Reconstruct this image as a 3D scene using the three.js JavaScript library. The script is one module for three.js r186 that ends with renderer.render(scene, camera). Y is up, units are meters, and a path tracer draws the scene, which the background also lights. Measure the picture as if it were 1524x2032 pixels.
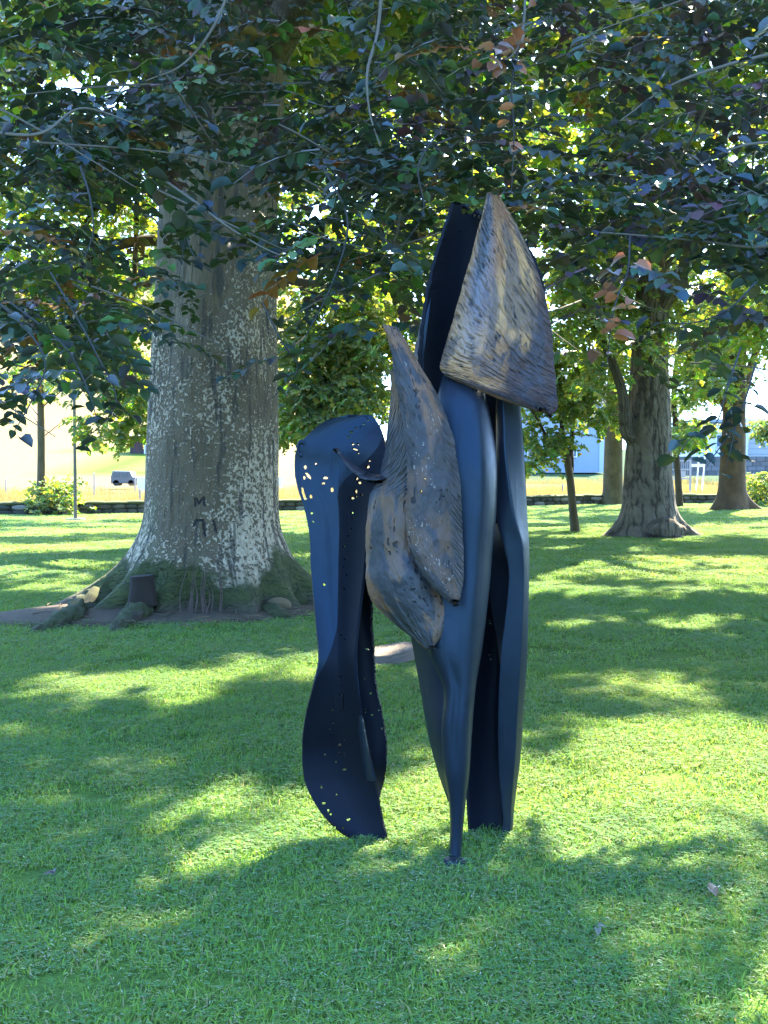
import * as THREE from 'three';
import { mergeGeometries } from 'three/addons/utils/BufferGeometryUtils.js';

// ------------------------------------------------------------------ camera, sky, sun, exposure
const PW = 1524, PH = 2032, F = 2200, CX = 762, CY = 1016, HORIZON = 930, EYE = 1.6;
const PITCH = Math.atan((CY - HORIZON) / F);
const SUN_AZ = 24 * Math.PI / 180, SUN_EL = 40 * Math.PI / 180;
const S = new THREE.Vector3(Math.sin(SUN_AZ) * Math.cos(SUN_EL), Math.sin(SUN_EL), -Math.cos(SUN_AZ) * Math.cos(SUN_EL));
const EXPOSURE = 9.2, SUN = 5, SKY = 1.03;

const scene = new THREE.Scene();
const camera = new THREE.PerspectiveCamera(2 * Math.atan(PH / 2 / F) * 180 / Math.PI, PW / PH, 0.1, 2000);
camera.position.set(0, EYE, 0);
camera.rotation.x = -PITCH;
const renderer = new THREE.WebGLRenderer({ antialias: true });
renderer.setSize(768, 1024);
renderer.toneMapping = THREE.LinearToneMapping;
renderer.toneMappingExposure = EXPOSURE;
renderer.shadowMap.enabled = true;

{ // clear sky: deep blue away from the sun, pale haze low down and round the sun
  const W = 512, H = 256, data = new Float32Array(W * H * 4), d = new THREE.Vector3();
  for (let j = 0; j < H; j++) for (let i = 0; i < W; i++) {
    const lat = ((j + 0.5) / H - 0.5) * Math.PI, lon = ((i + 0.5) / W - 0.5) * 2 * Math.PI;
    d.set(Math.cos(lat) * Math.cos(lon), Math.sin(lat), Math.cos(lat) * Math.sin(lon));
    const up = Math.max(d.y, 0), hz = Math.exp(-up * 5.5), c = Math.max(-1, Math.min(1, d.dot(S))), g = Math.acos(c);
    const glow = 0.9 * Math.exp(-g * 2.2) + 2.0 * Math.exp(-g * 9);
    const away = 0.75 + 0.25 * c * c;
    const k = (j * W + i) * 4;
    data[k] = away * (0.09 + 0.27 * hz) + glow;
    data[k + 1] = away * (0.30 + 0.34 * hz) + glow * 0.97;
    data[k + 2] = away * (0.80 + 0.16 * hz) + glow * 0.9;
    data[k + 3] = 1;
  }
  const t = new THREE.DataTexture(data, W, H, THREE.RGBAFormat, THREE.FloatType);
  t.mapping = THREE.EquirectangularReflectionMapping; t.magFilter = t.minFilter = THREE.LinearFilter; t.needsUpdate = true;
  scene.background = t; scene.environment = t;
  scene.backgroundIntensity = SKY; scene.environmentIntensity = SKY;
}
const sun = new THREE.DirectionalLight(new THREE.Color(1, 0.9, 0.66), SUN);
sun.position.copy(S).multiplyScalar(80).add(new THREE.Vector3(0, 0, -20));
sun.target.position.set(0, 0, -20);
sun.castShadow = true; sun.shadow.radius = 1; sun.shadow.mapSize.set(4096, 4096);
Object.assign(sun.shadow.camera, { left: -60, right: 60, top: 60, bottom: -60, near: 1, far: 220 });
scene.add(sun, sun.target);

// ------------------------------------------------------------------ helpers
const V = (x, y, z) => new THREE.Vector3(x, y, z);
function rngOf(seed) { let a = seed >>> 0; return () => { a = (a + 0x6d2b79f5) | 0; let t = Math.imul(a ^ (a >>> 15), 1 | a); t = (t + Math.imul(t ^ (t >>> 7), 61 | t)) ^ t; return ((t ^ (t >>> 14)) >>> 0) / 4294967296; }; }
const rnd = rngOf(7);
const hash = (x, y, z = 0) => { let h = Math.imul(x | 0, 374761393) ^ Math.imul(y | 0, 668265263) ^ Math.imul(z | 0, 1274126177); h = Math.imul(h ^ (h >>> 13), 1103515245); h ^= h >>> 16; return (h >>> 0) / 4294967296; };
const sm = (t) => t * t * (3 - 2 * t), mix = (a, b, t) => a + (b - a) * t, clamp = (x, a = 0, b = 1) => Math.min(b, Math.max(a, x)), sstep = (a, b, x) => sm(clamp((x - a) / (b - a)));
function noise(x, y, s = 0, per = 0) { const xi = Math.floor(x), yi = Math.floor(y), fx = sm(x - xi), fy = sm(y - yi), w = (i) => per ? ((i % per) + per) % per : i;
  return mix(mix(hash(w(xi), yi, s), hash(w(xi + 1), yi, s), fx), mix(hash(w(xi), yi + 1, s), hash(w(xi + 1), yi + 1, s), fx), fy); }
function fbm(x, y, s = 0, o = 4, per = 0) { let a = 0.5, v = 0, n = 0; for (let i = 0; i < o; i++) { v += a * noise(x, y, s + i * 17, per); n += a; a *= 0.5; x *= 2; y *= 2; per *= 2; } return v / n; }
// the point that lies under a pixel of the photograph's view, on the vertical plane z = -depth
const cp = Math.cos(PITCH), sp = Math.sin(PITCH);
function at(px, py, depth) { const u = (px - CX) / F, v = (CY - py) / F, dy = v * cp - sp, dz = v * sp + cp; const k = depth / dz; return V(u * k, EYE + dy * k, -depth); }
function groundAt(px, py, h = 0) { const v = (CY - py) / F, dy = v * cp - sp, dz = v * sp + cp, k = (h - EYE) / dy; return V((px - CX) / F * k, h, -dz * k); }
function toPix(p) { const y = p.y - EYE, d = -p.z, zc = d * cp - y * sp, yc = y * cp + d * sp; return [CX + p.x / zc * F, CY - yc / zc * F, zc]; }

const taken = new Map();
function numbered(n) { const k = taken.get(n) ?? 0; taken.set(n, k + 1); return k ? n + '_' + String(k).padStart(3, '0') : n; }
function tag(o, label, category, group, kind) { o.userData = { label, ...(category && { category }), ...(group && { group }), ...(kind && { kind }) }; return o; }
function thing(name, label, category, pos = V(0, 0, 0), group) { const o = new THREE.Group(); o.name = numbered(name); o.position.copy(pos); scene.add(o); return tag(o, label, category, group); }
function mesh(name, geo, m, parent = scene, kind) { const o = new THREE.Mesh(geo, m); o.name = parent === scene ? numbered(name) : name; o.castShadow = o.receiveShadow = true; if (kind) o.userData.kind = kind; parent.add(o); return o; }
function copies(name, geo, m, list, parent = scene, colors) { const o = new THREE.InstancedMesh(geo, m, list.length); o.name = parent === scene ? numbered(name) : name; list.forEach((q, i) => { o.setMatrixAt(i, q); if (colors) o.setColorAt(i, colors[i]); }); o.castShadow = o.receiveShadow = true; o.userData.kind = 'stuff'; parent.add(o); return o; }
function geoOf(pos, idx, uv, col) { const g = new THREE.BufferGeometry(); g.setAttribute('position', new THREE.Float32BufferAttribute(pos, 3)); if (uv) g.setAttribute('uv', new THREE.Float32BufferAttribute(uv, 2)); if (col) g.setAttribute('color', new THREE.Float32BufferAttribute(col, 3)); g.setIndex(idx); g.computeVertexNormals(); return g; }
function tex(w, h, f, srgb = true, rx = 1, ry = 1) { const d = new Uint8Array(w * h * 4); const enc = srgb ? (x) => 255 * Math.pow(clamp(x), 1 / 2.2) : (x) => 255 * clamp(x);
  for (let j = 0; j < h; j++) for (let i = 0; i < w; i++) { const c = f(i / w, j / h, i, j), k = (j * w + i) * 4; if (typeof c === 'number') d[k] = d[k + 1] = d[k + 2] = enc(c); else { d[k] = enc(c[0]); d[k + 1] = enc(c[1]); d[k + 2] = enc(c[2]); } d[k + 3] = 255; }
  const t = new THREE.DataTexture(d, w, h); t.colorSpace = srgb ? THREE.SRGBColorSpace : THREE.NoColorSpace; t.wrapS = t.wrapT = THREE.RepeatWrapping; t.magFilter = THREE.LinearFilter; t.minFilter = THREE.LinearMipmapLinearFilter; t.generateMipmaps = true; t.repeat.set(rx, ry); t.needsUpdate = true; return t; }
const col = (r, g, b) => new THREE.Color().setRGB(r, g, b);
const std = (c, roughness = 0.9, o = {}) => new THREE.MeshStandardMaterial({ color: col(...c), roughness, ...o });
const mix3 = (a, b, t) => [mix(a[0], b[0], t), mix(a[1], b[1], t), mix(a[2], b[2], t)];
// a tube whose radius tapers along a smooth curve
function taper(points, radii, seg = 24, sides = 10, rough = 0, seed = 1) {
  const c = new THREE.CatmullRomCurve3(points), fr = c.computeFrenetFrames(seg), pos = [], idx = [], uv = [], L = c.getLength();
  for (let i = 0; i <= seg; i++) { const t = i / seg, p = c.getPoint(t), rt = t * (radii.length - 1), k = Math.min(radii.length - 2, Math.floor(rt)), r = mix(radii[k], radii[k + 1], rt - k);
    for (let j = 0; j <= sides; j++) { const a = j / sides * 2 * Math.PI, rr = r * (1 + rough * (noise((j % sides) * 1.3, i * 0.7, seed) - 0.5)); const N = fr.normals[i], B = fr.binormals[i];
      pos.push(p.x + rr * (Math.cos(a) * N.x + Math.sin(a) * B.x), p.y + rr * (Math.cos(a) * N.y + Math.sin(a) * B.y), p.z + rr * (Math.cos(a) * N.z + Math.sin(a) * B.z)); uv.push(j / sides, t * L); } }
  const w = sides + 1; for (let i = 0; i < seg; i++) for (let j = 0; j < sides; j++) { const a = i * w + j; idx.push(a, a + 1, a + w, a + 1, a + w + 1, a + w); }
  const n = pos.length / 3, e = c.getPoint(1); pos.push(e.x, e.y, e.z); uv.push(0.5, L); for (let j = 0; j < sides; j++) idx.push(seg * w + j, seg * w + j + 1, n);
  return geoOf(pos, idx, uv);
}
function box(w, h, d, x = 0, y = 0, z = 0) { const g = new THREE.BoxGeometry(w, h, d); g.translate(x, y, z); return g; }

// ------------------------------------------------------------------ where sun reaches the lawn (read off the photograph): the crowns leave those gaps
const LIT = [ // px ellipses cx, cy, rx, ry, tilt (dy per dx)
  [1330, 1590, 330, 62, -0.04], [1010, 1615, 260, 52, -0.02], [800, 1625, 190, 42, -0.1], [580, 1650, 130, 26, -0.25], [450, 1682, 110, 16, -0.15],
  [800, 1735, 120, 14, -0.2], [60, 1588, 70, 14, 0], [220, 1622, 70, 14, 0], [1310, 1478, 250, 20, -0.04], [1130, 1490, 90, 14, 0],
  [540, 1325, 100, 14, -0.1], [230, 1365, 170, 18, -0.15], [1330, 1362, 150, 13, 0], [1450, 1760, 110, 34, -0.1], [260, 1880, 90, 22, 0],
  [1090, 1920, 160, 30, -0.1], [130, 1500, 120, 8, 0], [880, 1340, 90, 10, 0], [1480, 1930, 120, 20, -0.1], [330, 1250, 60, 6, 0],
  [1290, 1240, 240, 9, -0.03], [1300, 1178, 240, 9, -0.03], [1290, 1125, 260, 22, -0.03], [590, 1090, 60, 60, 0], [130, 1215, 130, 10, -0.03], [120, 1140, 150, 6, -0.02], [150, 1092, 160, 5, -0.02],
];
function lit(x, z) {
  const d = -z, [px, py] = toPix(V(x, 0, z));
  if (d > 1.5 && d < 20) for (const [cx, cy, rx, ry, k] of LIT) { const dx = px - cx, dy = py - cy - k * dx, wob = 0.75 + 0.5 * noise(px * 0.03, py * 0.08, 5); if ((dx / rx) ** 2 + (dy / ry) ** 2 < wob) return true; }
  if (d > 13.5) return fbm(x * 0.5 + 3, z * 0.55, 31, 3) > (d > 26 ? 0.47 : 0.52);
  return false;
}
function sunlit(p, m = 0.28) { const k = p.y / S.y, x = p.x - S.x * k, z = p.z - S.z * k; return lit(x, z) || lit(x + m, z) || lit(x - m, z) || lit(x, z + m) || lit(x, z - m) || lit(x + m * 0.7, z + m * 0.7) || lit(x - m * 0.7, z - m * 0.7) || lit(x + m * 0.7, z - m * 0.7) || lit(x - m * 0.7, z + m * 0.7); }
function nearLit(p, m) { const k = p.y / S.y, z = p.z - S.z * k; return z > -8.5 && sunlit(p, m); }

// ------------------------------------------------------------------ ground
const wallLine = [[-40, -31], [-10.8, -38.7], [1, -44], [9, -49.5], [16, -51], [60, -53]];
function wallZ(x) { for (let i = 0; i < wallLine.length - 1; i++) { const [a, b] = wallLine[i], [c, e] = wallLine[i + 1]; if (x <= c || i === wallLine.length - 2) return mix(b, e, (x - a) / (c - a)); } }
function fieldH(x, z) { const t = Math.max(0, wallZ(clamp(x, -40, 60)) - z), l = sstep(0.02, -0.12, x / Math.max(-z, 1)); const right = t < 60 ? 0.036 * t : 2.16 + 0.02 * (t - 60); const left = 0.02 * t + 0.06 * Math.max(0, t - 32) + 0.0002 * Math.max(0, t - 60) ** 2; return mix(right, left, l); }
{
  const g = new THREE.PlaneGeometry(900, 760, 180, 190); g.rotateX(-Math.PI / 2); g.translate(0, 0, -330);
  const p = g.attributes.position, c = [];
  for (let i = 0; i < p.count; i++) { const x = p.getX(i), z = p.getZ(i), r = x / Math.max(-z, 1); p.setY(i, fieldH(x, z) - 0.03 + (z < -60 ? 0.5 * (noise(x * 0.05, z * 0.05, 3) - 0.5) : 0));
    const n = fbm(x * 0.06, z * 0.06, 9); let k = [0.2 + 0.1 * n, 0.155 + 0.08 * n, 0.085]; if (r > 0.08 && z < -68) k = [0.05, 0.09, 0.04]; if (r < -0.19 && r > -0.26 && z < -76 && z > -104) k = [0.09, 0.16, 0.02]; c.push(...k); }
  g.setAttribute('color', new THREE.Float32BufferAttribute(c, 3)); g.computeVertexNormals();
  const t = tex(512, 512, (u, v) => { const n = 0.6 * fbm(u * 32, v * 32, 2, 4, 32) + 0.4 * noise(u * 128, v * 128, 8, 128); return 0.55 + 0.7 * (n - 0.35); }, false, 220, 190);
  mesh('field', g, new THREE.MeshPhysicalMaterial({ roughness: 1, specularIntensity: 0.05, map: t, vertexColors: true }), scene, 'structure');
}
const lawnTone = (x, z) => fbm(x * 0.55 + 40, z * 0.55, 77, 3);
{
  const pos = [], uv = [], idx = [], c = [], nx = 120, nz = 160;
  for (let j = 0; j <= nz; j++) for (let i = 0; i <= nx; i++) { const x = mix(-40, 60, i / nx), z = mix(12, wallZ(x) + 0.1, j / nz); pos.push(x, 0.012 * (noise(x * 0.8, z * 0.8, 4) - 0.5), z); uv.push(x / 1.5, z / 1.5); const n = lawnTone(x, z); c.push(...mix3([0.075, 0.14, 0.03], [0.11, 0.17, 0.04], n)); }
  for (let j = 0; j < nz; j++) for (let i = 0; i < nx; i++) { const a = j * (nx + 1) + i; idx.push(a, a + 1, a + nx + 1, a + 1, a + nx + 2, a + nx + 1); }
  const t = tex(512, 512, (u, v) => { const n = 0.5 * noise(u * 96, v * 96, 2, 96) + 0.5 * noise(u * 210, v * 210, 8, 210), m = fbm(u * 8, v * 8, 5, 3, 8); return [0.45 + 0.9 * n * m * 1.6, 0.5 + 0.9 * n * m * 1.5, 0.45 + 0.5 * n]; }, false);
  mesh('lawn', geoOf(pos, idx, uv, c), new THREE.MeshPhysicalMaterial({ roughness: 1, specularIntensity: 0.15, map: t, vertexColors: true, bumpMap: t, bumpScale: 0.02 }), scene, 'structure');
}
// grass blades in patches
const SCULPT_FEET = [[745, 1672, 0.1], [903, 1710, 0.05], [965, 1668, 0.12], [1003, 1667, 0.06]].map(([a, b, r]) => { const g = groundAt(a, b); return [g.x, g.z, r]; });
{
  const patch = (seed, n, size, hgt) => { const R = rngOf(seed), pos = [], idx = [], c = [];
    for (let b = 0; b < n; b++) { const x = (R() - 0.5) * size, z = (R() - 0.5) * size, a = R() * 6.28, h = hgt * (0.5 + 0.7 * R()), w = 0.0019 * (0.7 + 0.8 * R()), l = h * (0.4 + 1.1 * R()), k = pos.length / 3, ca = Math.cos(a), sa = Math.sin(a), f = 0.7 + 0.6 * R(), dry = R() < 0.1;
      const tone = dry ? [0.34, 0.28, 0.12] : [0.2 * f, (0.29 + 0.04 * R()) * f, 0.036 * f];
      for (const [t, ww] of [[0, 1], [0.55, 0.85]]) { const off = l * t * t; for (const s of [-1, 1]) { pos.push(x + ca * off - sa * s * w * ww, h * t, z + sa * off + ca * s * w * ww); c.push(...tone); } }
      pos.push(x + ca * l, h * (0.95 - 0.25 * (l / hgt - 0.2)), z + sa * l); c.push(...tone); idx.push(k, k + 1, k + 2, k + 1, k + 3, k + 2, k + 2, k + 3, k + 4);
      if (R() < 0.09) for (let q = 0; q < 3; q++) { const kk = pos.length / 3, aa = a + q * 2.1, r = 0.0075 + 0.003 * R(), hx = x + 0.01, hy = h * 0.7, ct = [0.085, 0.22, 0.036]; // clover leaflet
        pos.push(hx, hy, z, hx + r * Math.cos(aa - 0.5), hy + 0.002, z + r * Math.sin(aa - 0.5), hx + 1.3 * r * Math.cos(aa), hy + 0.003, z + 1.3 * r * Math.sin(aa), hx + r * Math.cos(aa + 0.5), hy + 0.002, z + r * Math.sin(aa + 0.5)); for (let e = 0; e < 4; e++) c.push(...ct); idx.push(kk, kk + 1, kk + 2, kk, kk + 2, kk + 3); }
    }
    return geoOf(pos, idx, null, c); };
  const m = new THREE.MeshPhysicalMaterial({ vertexColors: true, roughness: 1, transmission: 0.5, thickness: 0, side: THREE.DoubleSide, specularIntensity: 0.5 });
  const variants = [1, 2, 3, 4].map((s) => patch(s * 91, 140, 0.26, 0.034)), lists = variants.map(() => [[], []]);
  const R = rngOf(55), Q = new THREE.Quaternion(), up = V(0, 1, 0);
  const ring = (d0, d1, dens, sc) => { const n = Math.round(dens * (d1 - d0) * (0.5 * (d0 + d1) * 0.86 + 1.2)); for (let i = 0; i < n; i++) { const d = Math.sqrt(mix(d0 * d0, d1 * d1, R())), x = (R() - 0.5) * (d * 0.86 + 1.2); if (-d < wallZ(x) + 0.3) continue;
      if (Math.hypot(x + 2.0, -d + 12.3) < 0.9) continue; const n1 = lawnTone(x, -d), n2 = noise(x * 2.2, d * 2.2, 12), v = Math.floor(R() * 4), s = sc * (0.8 + 0.45 * R());
      if (Math.hypot(x + 2.1, (-d + 11.7) * 1.4) < 1.3 && R() < 0.3) continue;
      Q.setFromAxisAngle(up, R() * 6.28); lists[v][0].push(new THREE.Matrix4().compose(V(x, 0, -d), Q, V(s, s * (0.7 + 0.5 * n2) / Math.sqrt(sc), s))); lists[v][1].push(col(...mix3(mix3([0.75, 0.98, 1.0], [1.4, 1.15, 0.75], n1), [0.6, 0.86, 0.85], 0.55 * n2))); } };
  ring(2.4, 5.2, 85, 1); ring(5.2, 9, 55, 1.1); ring(9, 16, 26, 1.5); ring(16, 30, 10, 2.2); ring(30, 52, 5, 3);
  const grass = new THREE.Group(); grass.name = 'grass'; scene.add(grass); tag(grass, 'short mown green grass with clover covering the shaded lawn', 'grass', null, 'stuff');
  variants.forEach((g, i) => copies('blades', g, m, lists[i][0], grass, lists[i][1]));
  // dry stalks behind the wall
  const dry = (() => { const RR = rngOf(3), pos = [], idx = [], c = []; for (let b = 0; b < 60; b++) { const x = (RR() - 0.5) * 1.2, z = (RR() - 0.5) * 1.2, a = RR() * 6.28, h = 0.15 + 0.3 * RR(), w = 0.008, k = pos.length / 3, t = mix3([0.27, 0.19, 0.07], [0.2, 0.17, 0.04], RR()); pos.push(x - w, 0, z, x + w, 0, z, x + Math.cos(a) * 0.15, h, z + Math.sin(a) * 0.15); c.push(...t, ...t, ...t); idx.push(k, k + 1, k + 2); } return geoOf(pos, idx, null, c); })();
  const L = []; for (let i = 0; i < 2600; i++) { const x = mix(-22, 26, R()), z = wallZ(x) - 0.8 - 26 * R() * R(); L.push(new THREE.Matrix4().compose(V(x, fieldH(x, z) - 0.04, z), Q.setFromAxisAngle(up, R() * 6.28).clone(), V(1.2, 0.7 + R() * 0.6, 1.2))); }
  tag(copies('dry_grass', dry, m, L), 'tall dry yellow meadow grass in the sunny field beyond the wall', 'grass', null, 'stuff');
}

// ------------------------------------------------------------------ low stone wall beyond the lawn: every stone a mesh
{
  const w = thing('stone_wall', 'low mossy dark stone wall along the far edge of the lawn', 'wall'), R = rngOf(12);
  const moss = std([0.05, 0.055, 0.016], 1), mats = [[0.06, 0.05, 0.035], [0.09, 0.075, 0.055], [0.045, 0.042, 0.03], [0.2, 0.17, 0.14]].map((c) => std(c, 0.95)), core = std([0.03, 0.027, 0.02], 1);
  const stones = [1, 2, 3, 4].map((s) => { const g = new THREE.IcosahedronGeometry(0.5, 1), p = g.attributes.position; for (let i = 0; i < p.count; i++) { const v = V(p.getX(i), p.getY(i), p.getZ(i)), q = 0.5 / Math.max(Math.abs(v.x), Math.abs(v.y), Math.abs(v.z)), k = mix(1, q, 0.72) * (0.93 + 0.14 * hash(Math.round(v.x * 50), Math.round(v.y * 50), Math.round(v.z * 50) + s)); p.setXYZ(i, v.x * k, v.y * k, v.z * k); } g.computeVertexNormals(); return g; });
  let count = 0; const lump = [], capPos = [];
  for (let i = 0; i < wallLine.length - 1; i++) { const [ax, az] = wallLine[i], [bx, bz] = wallLine[i + 1], L = Math.hypot(bx - ax, bz - az), yaw = Math.atan2(-(bz - az), bx - ax);
    const c = box(L, 0.36, 0.3, 0, 0.18, 0); c.rotateY(yaw); c.translate((ax + bx) / 2, 0, (az + bz) / 2); lump.push(c);
    let row = 0; for (const y of [0.09, 0.26]) { let s = row++ * 0.2; while (s < L) { const len = 0.3 + 0.35 * R(), t = (s + len / 2) / L, x = mix(ax, bx, t), z = mix(az, bz, t), px = toPix(V(x, 0.2, z))[0]; s += len + 0.02;
      if (px < -60 || px > 1580 || count >= 290) continue; if (px > 300 && px < 545 && z > -43) continue; if (px > 640 && px < 1040) continue;
      const m = mesh('stone', stones[Math.floor(R() * 4)], mats[R() < 0.06 ? 3 : Math.floor(R() * 3)], w); m.position.set(x, y, z + 0.13); m.rotation.set(0, yaw, (R() - 0.5) * 0.12); m.scale.set(len, 0.165 + 0.03 * R(), 0.2 + 0.08 * R()); count++; } }
    const n = Math.max(2, Math.round(L / 0.7)); for (let k = 0; k < n; k++) { const g = new THREE.IcosahedronGeometry(0.5, 1); g.scale(1.0 + R() * 0.4, 0.12 + 0.08 * R(), 0.5); g.rotateY(yaw); g.translate(mix(ax, bx, k / n), 0.385, mix(az, bz, k / n)); capPos.push(g); } }
  mesh('wall_core', mergeGeometries(lump), core, w); mesh('moss_cap', mergeGeometries(capPos), moss, w, 'stuff');
}

// ------------------------------------------------------------------ the bronze sculpture
const D0 = 4.65;
const cr = (a, b, c, d, t) => 0.5 * (2 * b + (c - a) * t + (2 * a - 5 * b + 4 * c - d) * t * t + (3 * b - a - 3 * c + d) * t * t * t);
function rowAt(rows, v) { const n = rows.length - 1, x = v * n, i = Math.min(n - 1, Math.floor(x)), t = x - i, A = rows[Math.max(0, i - 1)], B = rows[i], C = rows[i + 1], D = rows[Math.min(n, i + 2)]; return B.map((_, k) => cr(A[k], B[k], C[k], D[k], t)); }
// a curved sheet of metal with real thickness; rows: left x, left y, left dz, right x, right y, right dz, bulge (metres, towards the lawn's near side)
function sheet(rows, { nu = 40, nv = 120, th = 0.014, rag = 0, ragSide = [1, 1], holes = [], prof, warp, bump, keep, seed = 1, pieceUV } = {}) {
  const P = [], UV = [], PX = [], w = nu + 1;
  const lens = [0]; for (let j = 1; j <= nv; j++) { const a = rowAt(rows, (j - 1) / nv), b = rowAt(rows, j / nv); lens.push(lens[j - 1] + Math.hypot((a[0] + a[3] - b[0] - b[3]) / 2, (a[1] + a[4] - b[1] - b[4]) / 2) / 473); }
  for (let j = 0; j <= nv; j++) { const v = j / nv, r = rowAt(rows, v), wide = Math.hypot(r[3] - r[0], r[4] - r[1]);
    for (let i = 0; i <= nu; i++) { const u = i / nu; let e = 0; if (rag) { const k = fbm(j / nv * 24, i < nu / 2 ? 3 : 9, seed, 4) - 0.5 + 0.25 * (hash(j, i < nu / 2 ? 1 : 2, seed) - 0.5); e = rag * k * ((ragSide[0] && u < 0.5 ? -((1 - 2 * u) ** 4) : 0) + (ragSide[1] && u > 0.5 ? (2 * u - 1) ** 4 : 0)); }
      const px = mix(r[0], r[3], u) + e, py = mix(r[1], r[4], u) + (rag && (j === 0 || j === nv) ? rag * 0.8 * (hash(i, j, seed + 5) - 0.5) : 0); let dz = mix(r[2], r[5], warp ? warp(u) : u) + r[6] * (prof ? prof(u, v) : 4 * u * (1 - u)); if (bump) dz += bump(u, v, px, py);
      PX.push(px, py); P.push(at(px, py, D0 - dz)); UV.push(pieceUV ? u : u * wide / 473, pieceUV ? 1 - v : lens[j]); } }
  const idx = []; for (let j = 0; j < nv; j++) for (let i = 0; i < nu; i++) { const a = j * w + i, cx = (PX[2 * a] + PX[2 * (a + w + 1)]) / 2, cy = (PX[2 * a + 1] + PX[2 * (a + w + 1) + 1]) / 2; let cut = keep ? !keep((i + 0.5) / nu, cy) : false;
    for (const [hx, hy, rx, ry = rx, ang = 0] of holes) { const dx = cx - hx, dy = cy - hy; if (Math.abs(dx) > 16 || Math.abs(dy) > 22) continue; const ca = Math.cos(ang), sa = Math.sin(ang), q = ((dx * ca + dy * sa) / rx) ** 2 + ((dy * ca - dx * sa) / ry) ** 2; if (q < 1) { cut = true; break; } }
    if (!cut) idx.push(a, a + w, a + 1, a + 1, a + w, a + w + 1); }
  const flat = []; P.forEach((p) => flat.push(p.x, p.y, p.z)); const g0 = geoOf(flat, idx), N = g0.attributes.normal, n = P.length;
  const pos = flat.slice(), uv = UV.slice(), nor = Array.from(N.array), all = idx.slice();
  for (let i = 0; i < n; i++) { let nx = N.getX(i), ny = N.getY(i), nz = N.getZ(i); pos.push(P[i].x - nx * th, P[i].y - ny * th, P[i].z - nz * th); nor.push(-nx, -ny, -nz); uv.push(UV[2 * i], UV[2 * i + 1]); }
  for (let k = 0; k < idx.length; k += 3) all.push(idx[k] + n, idx[k + 2] + n, idx[k + 1] + n);
  const edges = new Map(); for (let k = 0; k < idx.length; k += 3) for (let e = 0; e < 3; e++) { const a = idx[k + e], b = idx[k + (e + 1) % 3]; const rev = b * n + a; if (edges.has(rev)) edges.delete(rev); else edges.set(a * n + b, [a, b]); }
  for (const [a, b] of edges.values()) { const q = [a, b, b + n, a + n], k = pos.length / 3, A = P[a], B = P[b], dir = B.clone().sub(A).normalize(), nn = dir.cross(V(N.getX(a), N.getY(a), N.getZ(a))).normalize(); for (const i of q) { pos.push(pos[3 * i], pos[3 * i + 1], pos[3 * i + 2]); nor.push(nn.x, nn.y, nn.z); uv.push(uv[2 * i], uv[2 * i + 1]); } all.push(k, k + 2, k + 1, k, k + 3, k + 2); }
  const g = new THREE.BufferGeometry(); g.setAttribute('position', new THREE.Float32BufferAttribute(pos, 3)); g.setAttribute('normal', new THREE.Float32BufferAttribute(nor, 3)); g.setAttribute('uv', new THREE.Float32BufferAttribute(uv, 2)); g.setIndex(all); return g;
}
// a closed hollow limb; rows: left x, left y, right x, right y, dz of its axis, depth in front, depth behind
function limb(rows, { na = 48, nv = 120, crease } = {}) {
  const pos = [], idx = [], uv = [], w = na + 1; let len = 0, last;
  for (let j = 0; j <= nv; j++) { const v = j / nv, r = rowAt(rows, v), my = (r[1] + r[3]) / 2; if (last) len += Math.abs(my - last) / 473; last = my;
    for (let i = 0; i <= na; i++) { const a = i / na * 2 * Math.PI, c = Math.cos(a), s = Math.sin(a), u = 0.5 + 0.5 * Math.sign(c) * Math.abs(c) ** 0.85; let dz = r[4] + (s > 0 ? r[5] : r[6]) * Math.sign(s) * Math.abs(s) ** 0.9; if (crease && s > 0) dz += crease(u, v) * s; const p = at(mix(r[0], r[2], u), mix(r[1], r[3], u), D0 - dz); pos.push(p.x, p.y, p.z); uv.push(i / na * 0.6, len); } }
  for (let j = 0; j < nv; j++) for (let i = 0; i < na; i++) { const a = j * w + i; idx.push(a, a + 1, a + w, a + 1, a + w + 1, a + w); }
  for (const j of [0, nv]) { const r = rowAt(rows, j / nv), p = at((r[0] + r[2]) / 2, (r[1] + r[3]) / 2, D0 - r[4]), k = pos.length / 3; pos.push(p.x, p.y, p.z); uv.push(0, 0); for (let i = 0; i < na; i++) { const a = j * w + i; if (j) idx.push(a, a + 1, k); else idx.push(a + 1, a, k); } }
  const g = geoOf(pos, idx, uv), n = g.attributes.normal; for (let j = 0; j <= nv; j++) { const a = j * w, b = j * w + na, x = n.getX(a) + n.getX(b), y = n.getY(a) + n.getY(b), z = n.getZ(a) + n.getZ(b), l = Math.hypot(x, y, z); n.setXYZ(a, x / l, y / l, z / l); n.setXYZ(b, x / l, y / l, z / l); } return g;
}
const bronzeTex = tex(512, 512, (u, v) => { const a = fbm(u * 6, v * 3, 41, 4, 6), b = noise(u * 90, v * 60, 43, 90), s = noise(u * 40, v * 4, 44, 40); return mix3([0.004, 0.006, 0.011], [0.013, 0.015, 0.022], clamp(0.2 + 0.7 * a + 0.15 * (s - 0.5) + 0.08 * (b - 0.5))); }, true, 1.2, 0.7);
const bronzeRough = tex(256, 256, (u, v) => 0.26 + 0.26 * fbm(u * 8, v * 8, 51, 5, 8) + 0.06 * noise(u * 64, v * 64, 8, 64) + 0.1 * sstep(0.7, 0.85, noise(u * 70, v * 5, 53, 70)), false, 1.2, 0.7);
const bronze = new THREE.MeshPhysicalMaterial({ map: bronzeTex, roughnessMap: bronzeRough, roughness: 1, metalness: 0, bumpMap: bronzeRough, bumpScale: 0.005, specularIntensity: 0.64, specularColor: col(0.4, 0.72, 1) });
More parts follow.
